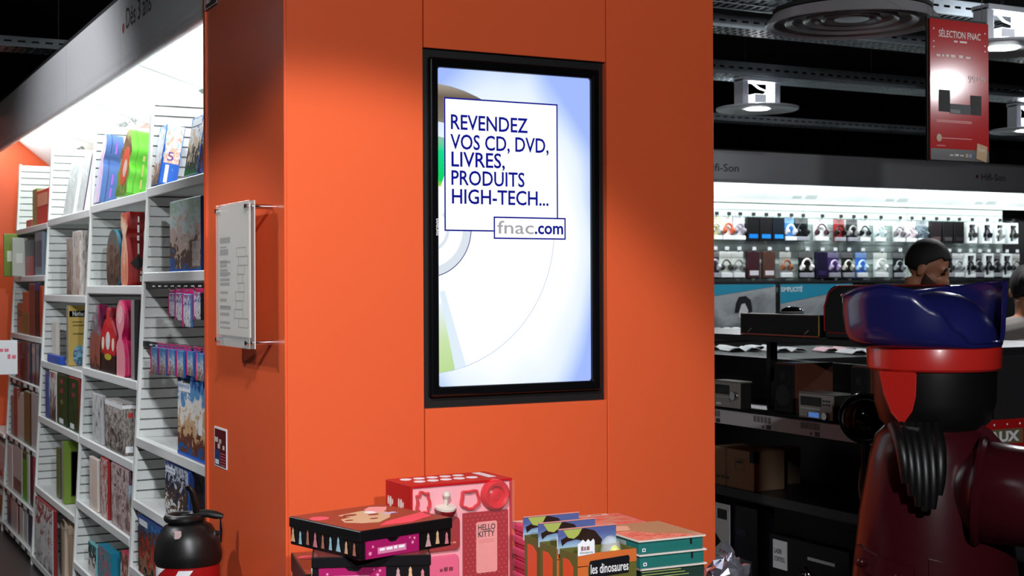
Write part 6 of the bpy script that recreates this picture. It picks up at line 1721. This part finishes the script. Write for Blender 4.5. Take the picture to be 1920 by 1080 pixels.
HATB = mat('hat blue', rgb(28, 30, 90), 0.26, coat=0.3)
zb = SL(1750, 642).z
hc = SL(1752, 642)
MB().lathe([(1.0 * math.cos(t) + 1e-6, 0.142 * math.sin(t) - 0.002) for t in [math.pi / 2 * j / 12 for j in range(13)]], (0.012, 0.0, zb), n=40, sx=0.158, sy=0.15).build('hat_crown', HATB, ST, smooth=True)
keys = [(-180, 0.13, 0.078), (-155, 0.15, 0.072), (-139, 0.156, 0.065), (-123, 0.146, 0.056), (-104, 0.098, 0.046), (-88, 0.034, 0.034), (-77, 0.006, 0.024), (-30, 0.006, 0.012), (-14, 0.05, 0.014), (-5, 0.13, 0.022), (5, 0.166, 0.034), (25, 0.163, 0.04), (60, 0.15, 0.035), (95, 0.14, 0.035), (140, 0.125, 0.05), (180, 0.13, 0.078)]


def key(phi):
    for (a, h0, e0), (b, h1, e1) in zip(keys, keys[1:]):
        if a <= phi <= b:
            t = (phi - a) / (b - a)
            t = t * t * (3 - 2 * t)
            return h0 + (h1 - h0) * t, e0 + (e1 - e0) * t
    return keys[-1][1:]


mb = MB()
NP, NR = 96, 9
vs = []
for r_ in range(NR):
    t = r_ / (NR - 1)
    for k in range(NP):
        ph = -180 + 360 * k / NP
        h_, e_ = key(ph)
        rad = 0.168 + (e_ * 0.85 + 0.002) * (1 - (1 - t) ** 5) + e_ * 0.15 * t
        zz_ = zb - 0.012 + (h_ + 0.012) * t ** 1.7
        vs.append((0.0 + rad * math.cos(math.radians(ph)), rad * 0.92 * math.sin(math.radians(ph)), zz_))
fs = [(r_ * NP + k, r_ * NP + (k + 1) % NP, (r_ + 1) * NP + (k + 1) % NP, (r_ + 1) * NP + k) for r_ in range(NR - 1) for k in range(NP)]
mb.add(vs, fs)
ob = mb.build('hat_brim', HATB, ST, smooth=True, angle=60)
sm = ob.modifiers.new('thickness', 'SOLIDIFY')
sm.thickness = 0.008
MB().tube([vs[(NR - 1) * NP + k] for k in list(range(NP)) + [0]], 0.0045, 6).build('brim_edge', HATB, ST, smooth=True)
MB().lathe([(0.155, -0.014), (0.178, -0.010), (0.178, 0.0), (0.15, 0.004)], (0, 0, zb), n=40, sy=0.92).build('hat_base', HATB, ST, smooth=True)
SRED = mat('bandana red', rgb(196, 38, 32), 0.3, coat=0.3)
z0_, z1_ = SL(1750, 692).z, SL(1750, 645).z
MB().lathe([(0.172, z0_), (0.178, z0_ + 0.006), (0.18, z1_ - 0.012), (0.176, z1_ - 0.002), (0.16, z1_)], n=48, sy=0.93).build('bandana', SRED, ST, smooth=True)
tail = [SL(x, y) for x, y in ((1631, 692), (1686, 692), (1685, 735), (1680, 762), (1665, 789), (1650, 768), (1639, 735))]
mb = MB()
n = len(tail)
va = [(p.x, -0.135 - 0.9 * (p.x + 0.13), p.z) for p in tail]
vb = [(p.x + 0.004, y + 0.03, p.z) for p, (_, y, _) in zip(tail, va)]
mb.add(va + vb, [tuple(range(n)), tuple(reversed(range(n, 2 * n)))] + [(i, n + i, n + (i + 1) % n, (i + 1) % n) for i in range(n)])
mb.build('bandana_tail', SRED, ST, bevel=0.004)
HAIR = mat('statue black hair', rgb(13, 13, 14), 0.4)
zc0, zc1 = SL(1750, 800).z, z0_ + 0.004
MB().lathe([(0.11, zc0 - 0.02), (0.148, zc0 + 0.02), (0.162, zc0 + 0.07), (0.165, zc1)], (0.002, 0, 0), n=40, sy=0.93).build('head', HAIR, ST, smooth=True)
MB().lathe([(0.10, SL(1750, 830).z), (0.10, zc0 + 0.01)], n=32).build('neck', mat('statue skin', rgb(170, 120, 80), 0.4), ST, smooth=True)
# ponytail of ridged hair
mb = MB()
for j in range(6):
    a = SL(1652 + j * 14, 790)
    b = SL(1659 + j * 11, (886, 908, 926, 934, 930, 905)[j])
    ya = -0.155 - 0.004 * j
    m_ = (a + b) / 2
    q_ = [(1 - t) ** 2 * Vector((a.x, ya + 0.03, a.z)) + 2 * t * (1 - t) * Vector((m_.x, ya - 0.06, m_.z + 0.03)) + t * t * Vector((b.x, ya - 0.045, b.z)) for t in [i / 8 for i in range(9)]]
    mb.tube(q_, [0.017, 0.0175, 0.018, 0.018, 0.0175, 0.017, 0.016, 0.014, 0.010], 14)
mb.build('ponytail', HAIR, ST, smooth=True, angle=70)
MB().tube([SL(1644, 790) + Vector((0, -0.14, 0)), SL(1690, 794) + Vector((0, -0.165, 0))], 0.006, 8).build('hair_band', mat('hair band', rgb(60, 60, 62), 0.25), ST, smooth=True)
COAT = mat('coat maroon', rgb(58, 13, 20), 0.24, spec=0.4, grain=0.06, gscale=20)
zs = lambda y: SL(1750, y).z
prof = [(0.20, 0.50), (0.236, 0.56), (0.236, 0.66), (0.222, zs(1080)), (0.203, zs(960)), (0.176, zs(860)), (0.158, zs(815)), (0.125, zs(792)), (0.07, zs(784))]
MB().lathe(prof, n=56, sy=0.84).build('coat', COAT, ST, smooth=True, angle=60)
# arm reaching forward (to the right), sleeve seam ring, cuff, hand
sa, sb2, se = SL(1808, 908) + Vector((0, -0.13, 0)), SL(1900, 915) + Vector((0, -0.19, 0)), SL(2050, 930) + Vector((0, -0.22, 0))
ax_ = (sb2 - sa).normalized()
MB().tube([sa - ax_ * 0.06, sa - ax_ * 0.02, sa, sb2, se], [0.06, 0.115, 0.135, 0.128, 0.115], 28).build('arm', COAT, ST, smooth=True, angle=60)
MB().lathe([(0.128, -0.012), (0.146, -0.008), (0.149, 0.002), (0.140, 0.012), (0.128, 0.012)], sa, ax_, n=40).build('sleeve_seam', COAT, ST, smooth=True)
MB().lathe([(0.12, -0.02), (0.135, -0.01), (0.135, 0.04), (0.12, 0.05)], se, (se - sb2), n=32).build('cuff', mat('cuff gold', rgb(150, 110, 50), 0.35), ST, smooth=True)
MB().lathe([(0.05, 0.0), (0.06, 0.05), (0.075, 0.08), (0.06, 0.13), (0.03, 0.14)], se + (se - sb2).normalized() * 0.04, (se - sb2), n=24).build('hand', mat('statue skin', rgb(170, 120, 80), 0.4), ST, smooth=True)
s2 = Vector((0.03, 0.17, sa.z))
MB().tube([s2, s2 + Vector((0.05, 0.06, -0.12)), s2 + Vector((0.2, 0.08, -0.22))], [0.11, 0.1, 0.085], 24).build('arm', COAT, ST, smooth=True, angle=60)
# collar flap, half belt with buttons, legs
cl_ = [SL(x, y) for x, y in ((1778, 792), (1812, 783), (1838, 800), (1872, 838), (1820, 830))]
mb = MB()
n = len(cl_)
mb.add([(p.x, -0.09, p.z) for p in cl_] + [(p.x, -0.072, p.z) for p in cl_], [tuple(range(n)), tuple(reversed(range(n, 2 * n)))] + [(i, n + i, n + (i + 1) % n, (i + 1) % n) for i in range(n)])
mb.build('collar', COAT, ST, bevel=0.003)
MB().ball(SL(1806, 780) + Vector((0, -0.08, 0)), 0.008, 0.008, 0.012, n=10).build('collar_stud', mat('stud gold', rgb(190, 150, 80), 0.3), ST, smooth=True)


def coat_r(z):
    for (r0, a), (r1, b) in zip(prof, prof[1:]):
        if a <= z <= b:
            return r0 + (r1 - r0) * (z - a) / (b - a)
    return 0.2


def strip(name, a0, a1, zf, hh, thick, m):
    vs, fs = [], []
    N = 14
    for i in range(N + 1):
        an = math.radians(a0 + (a1 - a0) * i / N)
        z = zf(i / N)
        for zz2, tk in ((z, 0.0), (z, thick), (z + hh, thick), (z + hh, 0.0)):
            r = coat_r(zz2) + tk - 0.002
            vs.append((r * math.cos(an), r * 0.84 * math.sin(an), zz2))
    for i in range(N):
        for j in range(4):
            fs.append((i * 4 + j, i * 4 + (j + 1) % 4, (i + 1) * 4 + (j + 1) % 4, (i + 1) * 4 + j))
    fs += [(0, 1, 2, 3), (N * 4 + 3, N * 4 + 2, N * 4 + 1, N * 4)]
    MB().add(vs, fs).build(name, m, ST, smooth=True, angle=40)


zbelt = zs(1062)
strip('half_belt', -172, -118, lambda t: zbelt + 0.012 - 0.035 * t, 0.055, 0.012, COAT)
strip('pocket_flap', -108, -84, lambda t: zbelt + 0.005 - 0.02 * t, 0.05, 0.008, COAT)
for an, dz in ((-160, 0.026), (-128, 0.0)):
    r = coat_r(zbelt) + 0.012
    MB().ball((r * math.cos(math.radians(an)), r * 0.84 * math.sin(math.radians(an)), zbelt + dz), 0.014, 0.014, 0.014, n=12).build('button', COAT, ST, smooth=True)
for sy_ in (-1, 1):
    MB().box(-0.12, 0.13, sy_ * 0.105 - 0.085, sy_ * 0.105 + 0.085, 0.09, 0.56).build('leg', mat('statue trousers', rgb(30, 30, 34), 0.4), ST, bevel=0.03, seg=4)
    MB().box(-0.13, 0.19, sy_ * 0.105 - 0.09, sy_ * 0.105 + 0.09, 0.0, 0.11).build('boot', HAIR, ST, bevel=0.03, seg=4)

# ------------------------------------------------------------------ people behind the gondola
SKIN = mat('skin', rgb(168, 112, 84), 0.5)
HAIRM = mat('dark hair', rgb(14, 12, 12), 0.7, bump=0.6, gscale=180)


def person(label, head_px, D, fwd, cloth, legs_c, pitch, bun=False, nk=0.27):
    """standing person: one continuous body grown from overlapping forms, hair, brows and eyes added"""
    hp = P(*head_px, D=D)
    rz = math.atan2(fwd.y, fwd.x)
    T = thing('person', label, 'person', (hp.x, hp.y, 0), rz=rz)
    hz = hp.z
    Hm = Matrix.Translation((0.0, 0, hz)) @ Matrix.Rotation(pitch, 4, 'Y')
    mb = MB()

    def hb(c, r, n=20):
        k = len(mb.v)
        mb.ball((0, 0, 0), *r, n=n)
        mb.v[k:] = [tuple(Hm @ Vector((v[0] + c[0], v[1] + c[1], v[2] + c[2]))) for v in mb.v[k:]]
    hb((-0.015, 0, 0.03), (0.099, 0.078, 0.097))
    hb((0.028, 0, -0.04), (0.068, 0.062, 0.083))
    hb((0.062, 0, -0.098), (0.028, 0.03, 0.024))
    hb((0.10, 0, -0.028), (0.022, 0.016, 0.02))
    hb((0.09, 0, -0.005), (0.016, 0.012, 0.034))
    hb((0.076, 0, 0.022), (0.022, 0.05, 0.014))
    hb((0.075, 0, -0.068), (0.02, 0.027, 0.012))
    for s in (-1, 1):
        hb((-0.008, s * 0.079, -0.012), (0.021, 0.011, 0.033))
        hb((0.06, s * 0.036, -0.03), (0.028, 0.022, 0.022))
    neck0 = Hm @ Vector((-0.03, 0, -0.06))
    sh = hz - nk
    bx_0 = -0.07
    mb.tube([neck0, (bx_0 + 0.01, 0, sh + 0.08), (bx_0, 0, sh - 0.02)], [0.058, 0.06, 0.075], 16)
    mb.tube([(bx_0, -0.15, sh - 0.01), (bx_0, 0, sh + 0.025), (bx_0, 0.15, sh - 0.01)], [0.075, 0.085, 0.075], 14)
    for z, rx, ry in ((sh - 0.12, 0.125, 0.19), (sh - 0.26, 0.12, 0.175), (sh - 0.4, 0.115, 0.16), (sh - 0.52, 0.12, 0.17)):
        mb.ball((bx_0, 0, z), rx, ry, 0.12, n=18)
    hip = sh - 0.55
    for s in (-1, 1):
        mb.tube([(bx_0, s * 0.185, sh - 0.03), (bx_0 - 0.01, s * 0.225, sh - 0.17), (bx_0 + 0.02, s * 0.235, sh - 0.31), (bx_0 + 0.12, s * 0.2, sh - 0.42), (bx_0 + 0.2, s * 0.15, sh - 0.47)], [0.06, 0.053, 0.046, 0.04, 0.03], 14)
        hx_, hy_, hzz = bx_0 + 0.225, s * 0.135, sh - 0.48
        mb.ball((hx_, hy_, hzz), 0.045, 0.04, 0.018, n=12)
        for f_, ln in zip((-0.03, -0.01, 0.01, 0.03), (0.06, 0.072, 0.068, 0.05)):
            mb.tube([(hx_ + 0.03, hy_ + f_, hzz), (hx_ + 0.03 + ln * 0.6, hy_ + f_, hzz - 0.004), (hx_ + 0.03 + ln, hy_ + f_, hzz - 0.016)], [0.0095, 0.0085, 0.007], 8)
        mb.tube([(hx_, hy_ - s * 0.03, hzz), (hx_ + 0.025, hy_ - s * 0.055, hzz - 0.004), (hx_ + 0.05, hy_ - s * 0.062, hzz - 0.012)], [0.011, 0.01, 0.008], 8)
        mb.tube([(bx_0, s * 0.09, hip), (bx_0 + 0.01, s * 0.095, hip * 0.52), (bx_0 - 0.015, s * 0.095, 0.09)], [0.095, 0.065, 0.048], 16)
        mb.ball((bx_0 + 0.05, s * 0.095, 0.045), 0.125, 0.048, 0.045, n=14)
    me_o = mb.build('body', [SKIN, cloth, legs_c], T)
    rm = me_o.modifiers.new('remesh', 'REMESH')
    rm.mode = 'VOXEL'
    rm.voxel_size = 0.0075
    sm_ = me_o.modifiers.new('smooth', 'SMOOTH')
    sm_.iterations = 3
    dg = bpy.context.evaluated_depsgraph_get()
    new = bpy.data.meshes.new_from_object(me_o.evaluated_get(dg))
    me_o.modifiers.clear()
    me_o.data = new
    new.materials.clear()
    for m_ in (SKIN, cloth, legs_c):
        new.materials.append(m_)
    for p in new.polygons:
        p.use_smooth = True
        c = p.center
        arm_end = c.x > bx_0 + 0.185 and c.z < sh - 0.38
        p.material_index = 0 if (c.z > sh + 0.125 or (c.z > sh + 0.085 and abs(c.y) < 0.068) or arm_end) else (2 if c.z < hip + 0.03 else 1)
    # hair cap: follows the cranium, open at the face
    hm_ = MB()
    k = 24
    vs, fs = [], []
    NR_ = 13
    for i in range(NR_):
        th = math.radians(4 + 118 * i / (NR_ - 1))
        for j in range(k):
            ph = 2 * math.pi * j / k
            front = max(0.0, math.cos(ph))
            lim = 1.0 - 0.47 * front ** 0.8 - (0.1 if 0.15 < front < 0.8 else 0) + (0.12 if bun else 0.0) * (1 - front)
            t2 = th * lim
            r = 1.085
            vs.append(tuple(Hm @ Vector((-0.016 + 0.099 * r * math.sin(t2) * math.cos(ph), 0.079 * r * math.sin(t2) * math.sin(ph), 0.032 + 0.1 * r * math.cos(t2)))))
    for i in range(NR_ - 1):
        for j in range(k):
            fs.append((i * k + j, i * k + (j + 1) % k, (i + 1) * k + (j + 1) % k, (i + 1) * k + j))
    fs.append(tuple(range(k)))
    ho = hm_.add(vs, fs).build('hair', HAIRM, T, smooth=True, angle=80)
    so_ = ho.modifiers.new('thickness', 'SOLIDIFY')
    so_.thickness = 0.014
    for s in (-1, 1):
        a = [Hm @ Vector((0.088, s * y, z)) for y, z in ((0.012, 0.026), (0.03, 0.031), (0.052, 0.022))]
        MB().tube(a, [0.006, 0.0075, 0.004], 8).build('eyebrow', HAIRM, T, smooth=True)
        e_ = Hm @ Vector((0.082, s * 0.031, 0.004))
        MB().ball(e_, 0.012, 0.015, 0.007, n=12).build('eye', mat('eye dark', rgb(24, 18, 16), 0.3), T, smooth=True)
    if bun:
        b_ = Hm @ Vector((-0.11, 0, 0.04))
        MB().ball(b_, 0.045, 0.045, 0.045, n=14).build('hair_bun', HAIRM, T, smooth=True)
    else:
        # short beard round the jaw
        bd, bf = [], []
        NB_, MBr = 15, 6
        for i in range(NB_):
            an = math.radians(-105 + 210 * i / (NB_ - 1))
            for j in range(MBr):
                v = j / (MBr - 1)
                zz3 = -0.052 - 0.068 * v + 0.03 * (abs(an) / 1.8) ** 2 * (1 - v)
                rr3 = 1.07 * math.sqrt(max(0.02, 1 - ((zz3 + 0.04) / 0.092) ** 2))
                bd.append(tuple(Hm @ Vector((0.028 + 0.068 * rr3 * math.cos(an) + (0.012 if abs(an) < 0.5 else 0), 0.062 * rr3 * math.sin(an), zz3))))
        for i in range(NB_ - 1):
            for j in range(MBr - 1):
                bf.append((i * MBr + j, (i + 1) * MBr + j, (i + 1) * MBr + j + 1, i * MBr + j + 1))
        bo = MB().add(bd, bf).build('beard', mat('beard brown', rgb(58, 36, 26), 0.8, bump=0.5, gscale=200), T, smooth=True)
        bo.modifiers.new('thickness', 'SOLIDIFY').thickness = 0.006
    return T


person('bearded man with short dark hair in black, looking down behind the hi-fi gondola', (1740, 503), 6.6, cam_r * 0.86 - cam_f * 0.5, mat('black shirt', rgb(18, 18, 20), 0.8), mat('dark jeans', rgb(26, 28, 36), 0.8), math.radians(24))
person('dark haired person in a grey top standing right of the statue hat', (1924, 545), 7.5, cam_r * 0.3 + cam_f * 0.9, mat('grey top', rgb(128, 122, 118), 0.8), mat('dark jeans', rgb(26, 28, 36), 0.8), math.radians(10), bun=True, nk=0.225)
